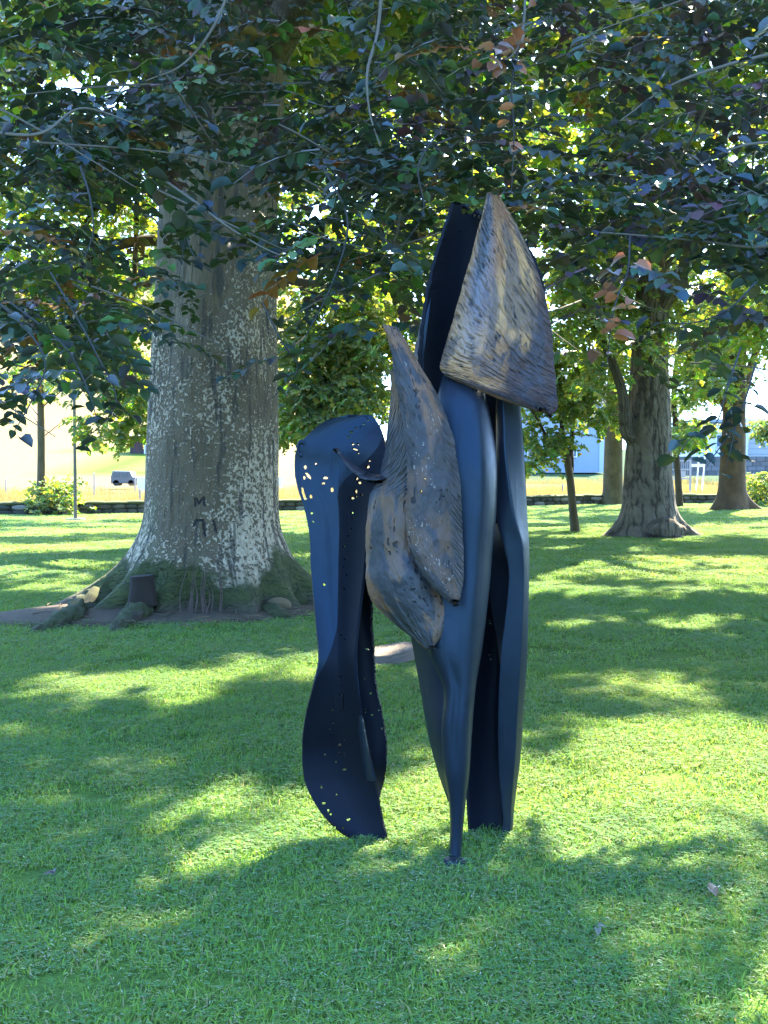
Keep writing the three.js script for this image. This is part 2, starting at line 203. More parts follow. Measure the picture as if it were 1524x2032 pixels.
const bronzeShade = new THREE.MeshPhysicalMaterial({ map: bronzeTex, roughness: 0.55, metalness: 0, specularIntensity: 0.2, color: col(0.5, 0.5, 0.55), bumpMap: bronzeRough, bumpScale: 0.002 });  // same bronze, darker and duller: shade of hollow and rear parts put into it
const pale = [0.46, 0.22, 0.075], tan = [0.26, 0.1, 0.03], blueG = [0.035, 0.032, 0.036], deep = [0.01, 0.009, 0.01], rust = [0.06, 0.026, 0.017];
const streak = (u, v) => { // combed ridges that fan out from the spine of the big leaf
  const d = u - 0.4 + 0.1 * Math.sin(v * 5), s = Math.abs(d), q = v * 112 + s * (d > 0 ? 40 : -22) + 3 * fbm(u * 5, v * 6, 61, 3); return (0.7 * noise(q, s * 12 + v * 3, 62) + 0.3 * noise(q * 2.1, s * 30 + v * 9, 65)) * (0.55 + 0.45 * sstep(0.0, 0.12, s + 0.05 * noise(u * 9, v * 14, 5))); };
const headMap = tex(768, 1024, (u, v) => { const a = fbm(u * 4, v * 5, 71, 5), b = fbm(u * 6 + 9, v * 8, 72, 5), st = streak(u, v), bl = clamp((1 - Math.abs(u - 0.2) * 3.4) * sstep(0.3, 0.75, v) + (a - 0.5)); let c = mix3(tan, pale, clamp(b * 2.4 - 0.75)); c = mix3(c, [0.1, 0.12, 0.15], 0.8 * bl); c = mix3(c, rust, sstep(0.5, 0.75, u * 0.7 + (1 - v) * 0.75 + (a - 0.5) * 0.8 - 0.25)); c = mix3(c, blueG, sstep(0.5, 0.64, fbm(u * 6, v * 8, 74, 5)) * 0.65); return mix3(c, deep, sstep(0.55, 0.85, st) * 0.8 + sstep(0.75, 0.8, fbm(u * 26, v * 34, 76, 2)) * 0.6); });
const headBump = tex(768, 1024, (u, v) => 1 - 0.75 * streak(u, v) + 0.12 * noise(u * 90, v * 130, 77), false);
const fleck = (u, v, s) => sstep(0.74, 0.8, 0.6 * fbm(u * 20, v * 60, s, 2) + 0.4 * noise(u * 7, v * 16, s + 3) );
const midMap = tex(512, 1024, (u, v) => { const a = fbm(u * 3, v * 8, 81, 5), b = fbm(u * 9, v * 26, 82, 4), up = sstep(0.45, 0.8, v); let c = mix3([0.022, 0.019, 0.02], [0.05, 0.038, 0.034], clamp(b * 1.6 - 0.3)); c = mix3(c, mix3(tan, [0.1, 0.055, 0.03], b), sstep(0.46, 0.62, a + 0.14 * (up - 0.4)) * (0.4 + 0.5 * up)); c = mix3(c, deep, fleck(u, v, 84) * 0.9); return mix3(c, [0.3, 0.24, 0.18], sstep(0.84, 0.9, noise(u * 40, v * 130, 86)) * sstep(0.55, 0.68, fbm(u * 4, v * 9, 88, 2)) * 0.7); });
const midBump = tex(512, 1024, (u, v) => 0.6 + 0.4 * fbm(u * 14, v * 40, 91, 4) - 0.6 * fleck(u, v, 84) + 0.7 * (noise(v * 150 + u * 30, u * 8, 92) - 0.5) * sstep(0.72, 0.95, u), false);
const lowMap = tex(512, 1024, (u, v) => { const a = fbm(u * 4, v * 8, 101, 5), b = fbm(u * 9, v * 26, 102, 4); let c = mix3([0.02, 0.021, 0.026], [0.05, 0.042, 0.04], clamp(b * 1.6 - 0.3)); c = mix3(c, mix3(tan, [0.09, 0.06, 0.035], b), sstep(0.47, 0.62, a) * 0.7 * sstep(0.72, 0.55, v)); return mix3(c, deep, fleck(u, v, 104) * 0.9); });
const lowBump = tex(512, 1024, (u, v) => 0.6 + 0.35 * fbm(u * 14, v * 40, 111, 4) - 0.5 * fleck(u, v, 104) - 0.7 * noise(v * 130 - u * 20, u * 5, 112) * sstep(0.55, 0.68, v) - 0.6 * noise((1 - u) * 30 + v * 24, v * 12, 113) * sstep(0.32, 0.2, v) * sstep(0.6, 0.2, u), false);
const patina = (map, bumpMap, o = {}) => new THREE.MeshPhysicalMaterial({ specularIntensity: 0.7, map, bumpMap, bumpScale: 0.013, roughness: 0.45, metalness: 0, ...o });
{
  const base = groundAt(880, 1690), sc = new THREE.Group(); sc.name = 'bronze_sculpture'; scene.add(sc); sc.position.copy(base); sc.userData = { label: 'tall dark bronze sculpture of folded leaf forms standing on the shaded lawn', category: 'sculpture' };
  const part = (name, g, m, label) => { g.translate(-base.x, -base.y, -base.z); const o = mesh(name, g, m, sc); if (label) o.userData.label = label; return o; };
  const dent = (a, k) => (u, v, px, py) => a * (fbm(px * k, py * k, 17, 4) - 0.5) * Math.min(1, 6 * u, 6 * (1 - u));
  const fwd = (rows) => rows.map((r) => [r[0], r[1], r[2] + 0.06, r[3], r[4], r[5] + 0.06, r[6]]);
  // front column that runs down into the single slender foot
  part('front_column', limb([
    [885, 730, 945, 735, -0.2, 0.06, 0.04], [868, 785, 965, 790, -0.08, 0.12, 0.1], [850, 900, 985, 900, -0.02, 0.14, 0.12], [840, 1000, 986, 1000, 0.01, 0.13, 0.12], [835, 1090, 978, 1090, 0.03, 0.12, 0.12], [838, 1180, 970, 1180, 0.05, 0.12, 0.12], [848, 1285, 957, 1285, 0.075, 0.12, 0.1], [879, 1365, 944, 1365, 0.11, 0.1, 0.08], [876, 1450, 937, 1450, 0.13, 0.09, 0.07], [881, 1530, 932, 1530, 0.14, 0.07, 0.06], [891, 1595, 924, 1595, 0.14, 0.05, 0.05], [893, 1655, 918, 1655, 0.14, 0.045, 0.045], [889, 1718, 915, 1718, 0.15, 0.045, 0.045],
  ], { nv: 160, crease: (u, v) => -0.018 * Math.exp(-(((u - 0.42) / 0.11) ** 2)) * sstep(0.5, 0.58, v) * sstep(0.78, 0.66, v) + 0.03 * Math.exp(-(((u - 0.78) / 0.16) ** 2)) * sstep(0.05, 0.2, v) * sstep(0.6, 0.4, v) }), bronze);
  part('left_flange', sheet([[806, 1220, -0.2, 850, 1220, -0.06, 0.02], [820, 1290, -0.2, 868, 1290, -0.02, 0.02], [835, 1375, -0.16, 882, 1375, 0.02, 0.02], [850, 1460, -0.1, 884, 1460, 0.06, 0.02], [868, 1530, -0.03, 888, 1530, 0.09, 0.01], [889, 1590, 0.1, 896, 1590, 0.11, 0]], { nu: 16, nv: 80 }), bronze);
  // right column: a folded shell, its pale ridge turned to the near side
  const ridge = (u, v) => { const c = 0.3 + 0.45 * sstep(0.1, 0.35, v); return (1 - Math.abs(u - c) / (u < c ? c : 1 - c)) ** 0.8; };
  part('right_column', sheet([[984, 770, -0.1, 1030, 770, -0.11, 0.05], [984, 850, -0.1, 1036, 850, -0.11, 0.06], [984, 930, -0.08, 1041, 930, -0.12, 0.07], [986, 1030, -0.06, 1047, 1030, -0.14, 0.08], [1000, 1085, -0.05, 1050, 1085, -0.14, 0.07], [1010, 1150, -0.05, 1050, 1150, -0.13, 0.05], [1001, 1240, -0.05, 1048, 1240, -0.11, 0.04], [993, 1310, -0.05, 1046, 1310, -0.11, 0.04], [989, 1400, -0.06, 1040, 1400, -0.12, 0.04], [989, 1500, -0.08, 1033, 1500, -0.13, 0.04], [996, 1600, -0.1, 1021, 1600, -0.17, 0.03], [998, 1640, -0.11, 1018, 1640, -0.16, 0.02], [988, 1672, -0.1, 1015, 1670, -0.14, 0.02]], { nu: 28, nv: 160, prof: ridge, rag: 2, ragSide: [1, 0], seed: 4 }), bronze);
  part('right_column_back', sheet([[1030, 770, -0.17, 985, 780, -0.42, 0], [1040, 900, -0.18, 985, 900, -0.42, 0], [1048, 1060, -0.21, 990, 1060, -0.42, 0], [1049, 1200, -0.18, 985, 1200, -0.42, 0], [1044, 1330, -0.18, 985, 1330, -0.4, 0], [1034, 1480, -0.19, 985, 1480, -0.36, 0], [1020, 1600, -0.18, 990, 1600, -0.32, 0], [1014, 1669, -0.15, 992, 1668, -0.28, 0]], { nu: 12, nv: 60 }), bronzeShade);
  part('inner_panel', sheet([[945, 765, -0.3, 1000, 770, -0.3, 0], [955, 900, -0.3, 1000, 900, -0.3, 0], [974, 1040, -0.3, 1010, 1040, -0.3, -0.04], [968, 1180, -0.3, 1015, 1180, -0.3, -0.06], [952, 1300, -0.28, 1008, 1300, -0.3, -0.07], [938, 1400, -0.24, 1003, 1400, -0.28, -0.07], [931, 1500, -0.2, 1000, 1500, -0.26, -0.06], [930, 1570, -0.18, 1000, 1570, -0.22, -0.04], [933, 1640, -0.16, 998, 1640, -0.19, -0.03], [936, 1676, -0.15, 996, 1674, -0.17, -0.02]], { nu: 56, nv: 420, holes: [[972, 1231, 2.4], [974, 1237, 3, 2], [965, 1253, 1.5], [971, 1300, 1.8, 1], [974, 1308, 2.4, 1.2, 0.6], [960, 1300, 1.2], [975, 1250, 1.3]] }), bronzeShade);
  part('inner_fin', sheet([[982, 1035, -0.2, 1002, 1060, -0.1, 0.01], [974, 1120, -0.16, 1010, 1130, -0.12, 0], [974, 1200, -0.16, 1006, 1200, -0.12, 0], [986, 1270, -0.14, 1000, 1270, -0.11, 0], [994, 1330, -0.12, 996, 1330, -0.09, 0]], { nu: 16, nv: 80, rag: 2, ragSide: [1, 0], seed: 9 }), bronzeShade);
  // dark hollow leaf at the back, left of the head
  part('back_leaf', sheet([[901, 404, -0.22, 925, 408, -0.3, 0], [887, 445, -0.2, 968, 440, -0.3, -0.07], [870, 500, -0.18, 985, 490, -0.3, -0.12], [855, 560, -0.16, 990, 560, -0.3, -0.15], [844, 620, -0.15, 985, 620, -0.3, -0.16], [838, 670, -0.15, 965, 670, -0.3, -0.15], [835, 710, -0.16, 945, 720, -0.3, -0.12], [838, 750, -0.18, 930, 770, -0.28, -0.08], [850, 800, -0.2, 925, 830, -0.26, -0.04]], { nu: 60, nv: 200, rag: 5, ragSide: [1, 0], seed: 21, holes: [[866, 615, 1.2], [878, 640, 1.2], [870, 650, 1], [862, 690, 1.2], [879, 575, 1], [912, 460, 2, 1.4], [898, 425, 0], [922, 418, 6, 9], [934, 420, 6, 7], [942, 428, 3, 4], [950, 432, 3, 5], [947, 444, 2.5, 2]] }), bronzeShade, 'black hollow leaf with torn tip behind the head');
  part('back_leaf_outer', sheet([[864, 500, -0.3, 868, 500, -0.24, 0], [849, 560, -0.3, 853, 560, -0.21, 0], [838, 620, -0.28, 845, 620, -0.16, 0.01], [828, 670, -0.3, 839, 670, -0.16, 0.01], [820, 710, -0.3, 836, 710, -0.17, 0.02], [818, 760, -0.3, 839, 760, -0.19, 0.02]], { nu: 10, nv: 60, rag: 1, ragSide: [0, 0], seed: 23 }), bronze);
  // the head: one big combed leaf
  part('head_leaf', sheet([[966, 384, -0.04, 989, 388, -0.02, 0.0], [959, 414, -0.06, 1007, 414, -0.02, 0.03], [947, 462, -0.08, 1032, 458, -0.02, 0.06], [929, 527, -0.1, 1060, 522, -0.03, 0.08], [909, 597, -0.11, 1083, 592, -0.04, 0.1], [891, 662, -0.11, 1095, 657, -0.04, 0.11], [877, 708, -0.1, 1099, 712, -0.03, 0.11], [873, 732, -0.08, 1103, 752, -0.02, 0.1], [893, 750, -0.04, 1106, 786, 0.0, 0.08], [945, 773, 0.02, 1107, 806, 0.02, 0.05], [1010, 799, 0.04, 1103, 817, 0.03, 0.02], [1068, 817, 0.04, 1094, 822, 0.04, 0.0]], { nu: 70, nv: 150, th: 0.022, rag: 3, seed: 31, pieceUV: true, bump: dent(0.012, 0.02), prof: (u) => Math.sin(Math.PI * u ** 0.72) }), patina(headMap, headBump, { bumpScale: 0.015, roughness: 0.48 }), 'tan and blue combed head leaf at the top');
  part('head_back_leaf', sheet([[1035, 476, -0.22, 1043, 480, -0.2, 0], [1030, 510, -0.24, 1062, 512, -0.2, 0.02], [1030, 550, -0.25, 1076, 552, -0.2, 0.02], [1030, 590, -0.25, 1083, 592, -0.2, 0.02], [1030, 640, -0.25, 1070, 640, -0.2, 0.02]], { nu: 16, nv: 60, rag: 3, seed: 33 }), bronzeShade);
  // the patinated leaf on the front and its lower lobe
  part('lower_leaf', sheet(fwd([[772, 735, 0.0, 786, 735, 0.1, 0.01], [776, 790, -0.02, 794, 795, 0.1, 0.02], [768, 850, -0.05, 804, 850, 0.11, 0.03], [762, 900, -0.06, 809, 905, 0.12, 0.04], [752, 946, -0.05, 816, 950, 0.11, 0.04], [734, 985, -0.03, 818, 990, 0.1, 0.04], [727, 1045, -0.01, 820, 1050, 0.1, 0.04], [726, 1100, 0.0, 832, 1100, 0.1, 0.05], [726, 1150, 0.02, 852, 1140, 0.12, 0.06], [740, 1196, 0.04, 874, 1182, 0.11, 0.06], [780, 1236, 0.06, 886, 1222, 0.11, 0.05], [820, 1268, 0.09, 881, 1256, 0.12, 0.03], [847, 1290, 0.12, 860, 1284, 0.13, 0.0]]), { nu: 50, nv: 150, th: 0.02, rag: 4, seed: 41, pieceUV: true, bump: dent(0.01, 0.03) }), patina(lowMap, lowBump), 'blue grey lower leaf with tan stains');
  part('front_leaf', sheet(fwd([[757, 643, 0.12, 787, 648, 0.12, 0.0], [774, 690, 0.13, 813, 690, 0.12, 0.02], [782, 745, 0.14, 846, 745, 0.12, 0.03], [793, 800, 0.15, 875, 800, 0.12, 0.04], [801, 860, 0.16, 897, 860, 0.12, 0.05], [807, 920, 0.17, 909, 920, 0.12, 0.05], [806, 980, 0.18, 915, 985, 0.13, 0.05], [804, 1040, 0.18, 918, 1050, 0.13, 0.05], [813, 1090, 0.19, 920, 1108, 0.14, 0.05], [838, 1140, 0.2, 919, 1160, 0.15, 0.04], [872, 1180, 0.2, 914, 1188, 0.17, 0.02], [894, 1196, 0.19, 905, 1198, 0.18, 0]]), { nu: 60, nv: 180, th: 0.022, rag: 4, seed: 51, pieceUV: true, bump: dent(0.01, 0.03), holes: [[803, 1000, 2.4, 26], [802, 1050, 1.8, 24], [806, 972, 3, 5], [844, 948, 2.6, 2.2], [835, 975, 1.6, 4]] }), patina(midMap, midBump, { roughness: 0.55 }), 'tall patinated front leaf with brown stains');
  // the perforated figure on the left
  const holes = [[606, 927, 2.4, 4], [612, 944, 8, 2.6, 0.9], [604, 948, 2, 4], [646, 948, 4.4, 3], [642, 959, 3, 2.2], [659, 972, 3, 4.4], [617, 985, 3, 3.6], [602.5, 979, 2.6, 14, -0.25], [606, 990, 3, 3], [707, 949, 3.8, 3], [712, 957, 4.6, 3.2, 0.5], [716, 951, 2, 1.4], [705, 975, 3.6, 4.8], [698, 989, 4.6, 3.6], [706, 985, 3, 2.2], [716, 982, 2.6, 2.6], [698, 1018, 3.6, 2, 0.3], [700, 1028, 4, 1, 0.3], [729, 926, 3.8], [732, 914, 3, 2], [627, 920, 1.6, 2], [619, 1018, 2], [622, 1035, 1.8], [697, 857, 4, 2.4], [706, 849, 2.6, 1.6], [691, 868, 2.4, 2], [694, 865, 1.6], [700, 881, 2.6, 2.4], [710, 881, 2], [704, 891, 6, 2, 0.4], [711, 898, 2, 4, 0.5], [722, 841, 2.2], [730, 834, 1.8, 2.4], [715, 847, 2.4, 1.2], [682, 1085, 2.6], [690, 1063, 2], [684, 1110, 1.6, 3], [697, 1050, 1.4], [688, 1140, 2], [683, 1168, 1.8, 3], [643, 1160, 2.6, 3], [682, 1125, 1.8], [677, 1260, 1.8], [684, 1268, 1.8], [676, 1343, 1.6, 3], [676, 1361, 1.6], [676, 1380, 3, 2], [681.5, 1392, 1.6, 17], [676, 1409, 2, 1.4], [660, 1411, 1.6], [661, 1437, 1.7], [654, 1448, 1.7, 2], [655, 1457, 1.8, 1.4], [672, 1468, 2, 1.4], [683, 1469, 2], [674, 1478, 3.6, 1.6], [645, 1498, 1.5, 2], [666, 1512, 2, 1.6], [683, 1527, 4.4, 2.4], [683, 1496, 1.6], [672, 1494, 1.4], [638, 1562, 1.6, 2.6], [668, 1576, 1.6, 2.2], [643, 1594, 3.6, 2.8], [652, 1608, 3, 3.6], [657, 1615, 3, 2.2], [691, 1626, 4, 2.6, -0.4], [681, 1642, 1.8, 2.2], [666, 1640, 3, 2], [660, 1385, 1.4], [669, 1390, 1.3], [661, 1400, 1.3]];
  const shellRows = [[690, 823, -0.28, 738, 824, -0.28, 0], [648, 836, -0.26, 752, 842, -0.24, -0.02], [612, 862, -0.25, 760, 868, -0.16, -0.02], [591, 888, -0.24, 763, 900, -0.08, -0.02], [584, 918, -0.24, 758, 940, -0.03, -0.02], [589, 960, -0.23, 742, 968, 0, -0.02], [604, 1008, -0.22, 735, 1010, 0.01, -0.02], [614, 1060, -0.21, 728, 1055, 0.02, -0.02], [617, 1120, -0.19, 722, 1120, 0.02, -0.02], [622, 1180, -0.16, 716, 1180, 0.03, -0.02], [628, 1245, -0.11, 708, 1245, 0.04, -0.02], [633, 1310, -0.05, 702, 1310, 0.05, -0.02], [620, 1370, -0.06, 707, 1370, 0.03, -0.02], [605, 1435, -0.1, 719, 1435, -0.01, -0.02], [600, 1492, -0.14, 729, 1485, -0.05, -0.02], [606, 1550, -0.14, 740, 1540, -0.07, -0.02], [630, 1600, -0.11, 750, 1590, -0.07, -0.02], [662, 1638, -0.08, 758, 1628, -0.06, -0.02], [704, 1666, -0.05, 764, 1654, -0.04, -0.02], [738, 1682, -0.03, 769, 1684, -0.03, 0]], shellShape = { nu: 110, nv: 560, th: 0.012, rag: 2, seed: 61, holes, warp: (u) => 0.12 * u + 0.88 * Math.max(0, (u - 0.5) / 0.5) ** 1.5 }, inShade = (u, y) => y > 850 && u > 0.52 + 0.48 * sstep(990, 850, y) - 0.6 * sstep(1230, 1390, y);
  part('perforated_shell', sheet(shellRows, { ...shellShape, keep: (u, y) => !inShade(u, y) }), bronze, 'dark blue left figure pierced by small holes');
  part('shell_shade', sheet(shellRows, { ...shellShape, keep: inShade }), bronzeShade, 'hollow side of the pierced left figure, its shade put in as matt black');  // same sheet cut where it falls dark; the shade is in the material colour
  part('rear_blade', sheet([[712, 1030, -0.2, 730, 1035, -0.15, 0], [706, 1100, -0.2, 730, 1100, -0.16, 0], [700, 1180, -0.18, 734, 1180, -0.17, -0.02], [697, 1240, -0.16, 736, 1245, -0.17, -0.02], [698, 1290, -0.14, 741, 1290, -0.17, -0.02], [700, 1350, -0.12, 744, 1350, -0.16, -0.02], [706, 1400, -0.1, 756, 1405, -0.16, -0.02], [714, 1450, -0.1, 764, 1450, -0.15, -0.02], [724, 1500, -0.1, 767, 1500, -0.14, -0.02], [735, 1550, -0.1, 762, 1552, -0.18, 0], [744, 1588, -0.1, 750, 1590, -0.12, 0]], { nu: 36, nv: 300, rag: 7, ragSide: [0, 1], seed: 71, holes: [[726, 1407, 2], [727, 1413, 2.2, 2], [739, 1419, 3, 2], [736, 1443, 1.4, 2.4], [758, 1446, 2], [724, 1348, 1.4], [736, 1376, 2.4, 1.4], [729, 1288, 4, 1.5, 0.4], [752, 1410, 1.4]] }), bronzeShade);
  part('rib', sheet([[698, 1180, -0.1, 712, 1180, -0.03, 0], [699, 1250, -0.08, 706, 1250, -0.02, 0.01], [697, 1320, -0.07, 704, 1320, -0.01, 0.01], [700, 1380, -0.06, 709, 1380, 0, 0.01], [709, 1440, -0.05, 720, 1440, 0.0, 0.01], [718, 1500, -0.05, 731, 1500, 0, 0.01], [728, 1550, -0.05, 742, 1550, -0.01, 0]], { nu: 8, nv: 90, rag: 2, ragSide: [0, 1], seed: 73 }), bronze);
  part('horn', sheet([[666, 890, -0.2, 669, 889, -0.2, 0], [680, 914, -0.1, 690, 910, -0.12, 0.01], [698, 935, -0.02, 712, 927, -0.06, 0.02], [718, 950, 0.04, 735, 938, -0.02, 0.02], [745, 953, 0.07, 758, 942, 0.0, 0.02], [775, 948, 0.09, 783, 942, 0.05, 0.01], [792, 944, 0.11, 795, 941, 0.09, 0]], { nu: 12, nv: 70, th: 0.02, rag: 2, seed: 81 }), patina(midMap, midBump, { color: col(0.7, 0.7, 0.75) }));
  const ear = new THREE.TorusGeometry(0.022, 0.008, 10, 28, 4.2); ear.rotateZ(0.6); ear.scale(0.8, 1.3, 1); const e = at(599, 890, D0 + 0.15); ear.translate(e.x, e.y, e.z); part('curled_edge', ear, bronze);
  const ft = new THREE.CylinderGeometry(0.04, 0.055, 0.02, 20); const f0 = groundAt(902, 1714); ft.translate(f0.x, 0.012, f0.z); part('foot_plate', ft, bronze);
}

// ------------------------------------------------------------------ leaves and sprays
function leafGeo(len, wid, cup, droop, c, seed = 0) { // 12 triangles, folded along the midrib
  const pos = [], idx = [], colr = [], st = [0.2, 0.52, 0.83], ww = [0.7, 1, 0.74]; pos.push(0, 0, 0);
  st.forEach((t, i) => { const y = -droop * len * t * t, w = wid * 0.5 * ww[i], k = cup * w * (1 + 0.4 * (hash(i, seed, 3) - 0.5)); pos.push(t * len, y + k, -w, t * len, y, 0, t * len, y + k * (0.7 + 0.6 * hash(i, seed, 9)), w); });
  pos.push(len, -droop * len, 0); for (let i = 0; i < 11; i++) colr.push(...c);
  idx.push(0, 2, 1, 0, 3, 2); for (let i = 0; i < 2; i++) { const a = 1 + i * 3, b = a + 3; idx.push(a, a + 1, b, a + 1, b + 1, b, a + 1, a + 2, b + 1, a + 2, b + 2, b + 1); } idx.push(7, 8, 10, 8, 9, 10);
  return geoOf(pos, idx, null, colr);
}
const M4 = (p, e, s = 1) => new THREE.Matrix4().compose(p, new THREE.Quaternion().setFromEuler(e), V(s, s, s));
function spray(seed, n, len, leafL, leafW, tones, twig, flat = 0.35) {
  const R = rngOf(seed), parts = [], pts = [V(0, 0, 0)]; for (let i = 1; i <= 4; i++) pts.push(V(len * i / 4, -0.03 * i * i * 0.3 * len * 2 + (R() - 0.5) * 0.02, (R() - 0.5) * 0.06 * len * 3));
  const c = new THREE.CatmullRomCurve3(pts);
  { const g = taper(pts, [0.004, 0.0015], 4, 4), cc = []; for (let i = 0; i < g.attributes.position.count; i++) cc.push(...twig); g.deleteAttribute('uv'); g.setAttribute('color', new THREE.Float32BufferAttribute(cc, 3)); parts.push(g); }
  for (let i = 0; i < n; i++) { const t = 0.12 + 0.88 * i / (n - 1), p = c.getPoint(t), side = i === n - 1 ? 0 : (i % 2 ? 1 : -1), k = 0.75 + 0.5 * R(); const g = leafGeo(leafL * k, leafW * k * (0.9 + 0.2 * R()), 0.2 + 0.5 * R(), 0.1 + 0.35 * R(), tones[Math.floor(R() * tones.length)].map((x) => x * (0.75 + 0.5 * R())), i + seed);
    g.applyMatrix4(M4(p, new THREE.Euler((R() - 0.5) * 2.2 * flat + side * 0.15, side * (0.75 + 0.35 * R()), (R() - 0.6) * 1.6 * flat, 'YXZ'))); parts.push(g); }
  return mergeGeometries(parts.map((g) => (g.index ? g : g)));
}
const twigC = [0.1, 0.085, 0.075];
const copperTones = [[0.054, 0.07, 0.04], [0.048, 0.078, 0.038], [0.06, 0.062, 0.046], [0.07, 0.058, 0.046], [0.05, 0.068, 0.052]];
const greenTones = [[0.17, 0.26, 0.022], [0.27, 0.3, 0.03], [0.1, 0.2, 0.025], [0.34, 0.31, 0.035]];
const copperSprays = [11, 12, 13, 14].map((s) => spray(s, 12, 0.38, 0.084, 0.058, copperTones, twigC, 0.28));
const greenSprays = [21, 22, 23].map((s) => spray(s, 14, 0.42, 0.085, 0.07, greenTones, twigC, 0.7));
const copperLeafM = new THREE.MeshPhysicalMaterial({ vertexColors: true, roughness: 0.38, specularIntensity: 1, side: THREE.DoubleSide });
const greenLeafM = new THREE.MeshPhysicalMaterial({ vertexColors: true, roughness: 1, transmission: 0.6, thickness: 0, side: THREE.DoubleSide });
function scatter(name, geos, m, parent, origin, items) { // items: [point, yaw, pitch, roll, scale, colour]
  geos.forEach((g, k) => { const mine = items.filter((_, i) => i % geos.length === k); if (mine.length) copies(name, g, m, mine.map(([p, y, x, r, s]) => M4(p.clone().sub(origin), new THREE.Euler(x, y, r, 'YXZ'), s)), parent, mine.map((q) => q[5])); });
}

// ------------------------------------------------------------------ bark
const seg2 = (x, y, ax, ay, bx, by) => { const dx = bx - ax, dy = by - ay, t = clamp(((x - ax) * dx + (y - ay) * dy) / (dx * dx + dy * dy)); return Math.hypot(x - ax - t * dx, y - ay - t * dy); };
const BH = 9; // metres of bark that the beech texture covers, one turn wide (about 4.9 m)
const carve = (x, y) => Math.min( // the carved letters on the trunk; x and y in metres
  seg2(x, y, -0.075, 1.19, -0.075, 1.27), seg2(x, y, -0.075, 1.27, -0.035, 1.215), seg2(x, y, -0.035, 1.215, 0.015, 1.275), seg2(x, y, 0.015, 1.275, 0.025, 1.19),
  seg2(x, y, -0.08, 0.97, -0.065, 1.02), seg2(x, y, -0.065, 1.02, 0.02, 1.03), seg2(x, y, 0.02, 1.03, 0.045, 0.86), seg2(x, y, 0.02, 1.0, 0.035, 0.88), seg2(x, y, 0.13, 1.02, 0.16, 0.9));
const U0 = 0.753; // where the letters sit round the trunk
function lichen(u, v) { const h = v * BH; const big = fbm(u * 9, h * 1.3, 131, 4, 9), cell = noise(u * 210, h * 40, 133, 210), c2 = noise(u * 420, h * 84, 135, 420); const side = 0.14 * sstep(0.72, 0.84, u) + 0.06 * sstep(0.66, 0.58, u), low = 0.1 * sstep(2.4, 0.6, h) - 0.22 * sstep(2.9, 4.4, h); return { big, spot: sstep(0.6, 0.7, 0.58 * cell + 0.42 * c2 + 0.55 * (big - 0.5) + side + low - 0.03) }; }
const beechMap = tex(1792, 2048, (u, v) => { const h = v * BH, { big, spot } = lichen(u, v); const n = fbm(u * 24, h * 4, 141, 4, 24), f = noise(u * 300, h * 30, 139, 300); let c = mix3([0.075, 0.048, 0.024], [0.145, 0.098, 0.052], clamp(n + 0.3 * (f - 0.5))); c = mix3(c, [0.085, 0.085, 0.04], 0.6 * sstep(0.45, 0.65, fbm(u * 6, h * 0.5, 143, 3, 6))); c = mix3(c, mix3([0.3, 0.21, 0.13], [0.52, 0.39, 0.26], f), spot * 0.85); c = mix3(c, [0.03, 0.024, 0.018], 0.75 * sstep(0.6, 0.74, fbm(u * 90, h * 2.2, 145, 4, 90)));
  const e = 0.12 + 0.95 * (fbm(u * 14, h * 3, 147, 4, 14) - 0.1); c = mix3(c, mix3([0.018, 0.021, 0.004], [0.055, 0.058, 0.009], fbm(u * 90, h * 30, 149, 3, 90)), sstep(e + 0.12, e - 0.06, h)); c = mix3(c, [0.05, 0.035, 0.022], sstep(0.2, 0.05, h - 0.15 * (n - 0.5)) * 0.8);
  const q = carve((u - U0) * 4.9, h); return mix3(c, [0.02, 0.016, 0.012], sstep(0.016, 0.008, q)); });
const beechBump = tex(1024, 2048, (u, v) => { const h = v * BH, { spot } = lichen(u, v); const q = carve((u - U0) * 4.9, h); return 0.45 + 0.2 * spot + 0.5 * fbm(u * 90, h * 5, 151, 4, 90) - 0.4 * sstep(0.02, 0.006, q); }, false);
const beechBark = std([1.25, 1.3, 1.3], 0.95, { map: beechMap, bumpMap: beechBump, bumpScale: 0.08 });
const furrow = (u, v, s) => { const w = 1.2 * fbm(u * 10, v * 12, s, 3, 10), a = Math.abs(2 * noise(u * 28 + w, v * 9, s + 1) - 1), b = Math.abs(2 * noise(u * 56 + w * 1.5, v * 22, s + 2) - 1), c = noise(u * 120, v * 90, s + 4); return clamp(0.75 * Math.pow(a, 0.7) + 0.4 * b + 0.25 * (c - 0.5)); };
const oakMap = tex(512, 1024, (u, v) => { const f = furrow(u, v, 161), n = fbm(u * 16, v * 20, 163, 4, 16); return mix3([0.045, 0.03, 0.018], mix3([0.1, 0.072, 0.045], [0.2, 0.15, 0.1], n), sstep(0.12, 0.62, f)); }), oakBump = tex(512, 1024, (u, v) => furrow(u, v, 161), false);
oakMap.repeat.set(1, 0.22); oakBump.repeat.set(1, 0.22);
const oakBark = std([1, 1, 1], 0.95, { map: oakMap, bumpMap: oakBump, bumpScale: 0.06 });
const plainMap = tex(256, 512, (u, v) => { const n = fbm(u * 20, v * 10, 171, 4, 20); return mix3([0.06, 0.04, 0.02], [0.16, 0.115, 0.06], n); }); plainMap.repeat.set(1, 0.4);
const plainBark = std([1, 1, 1], 0.95, { map: plainMap, bumpMap: plainMap, bumpScale: 0.02 }), brownBark = std([0.75, 0.55, 0.42], 0.95, { map: plainMap, bumpMap: plainMap, bumpScale: 0.04 }), darkBark = std([0.45, 0.4, 0.38], 0.95, { map: plainMap, bumpMap: plainMap, bumpScale: 0.02 }), twigM = std([0.13, 0.105, 0.08], 0.9), twigDark = std([0.04, 0.036, 0.034], 0.9);

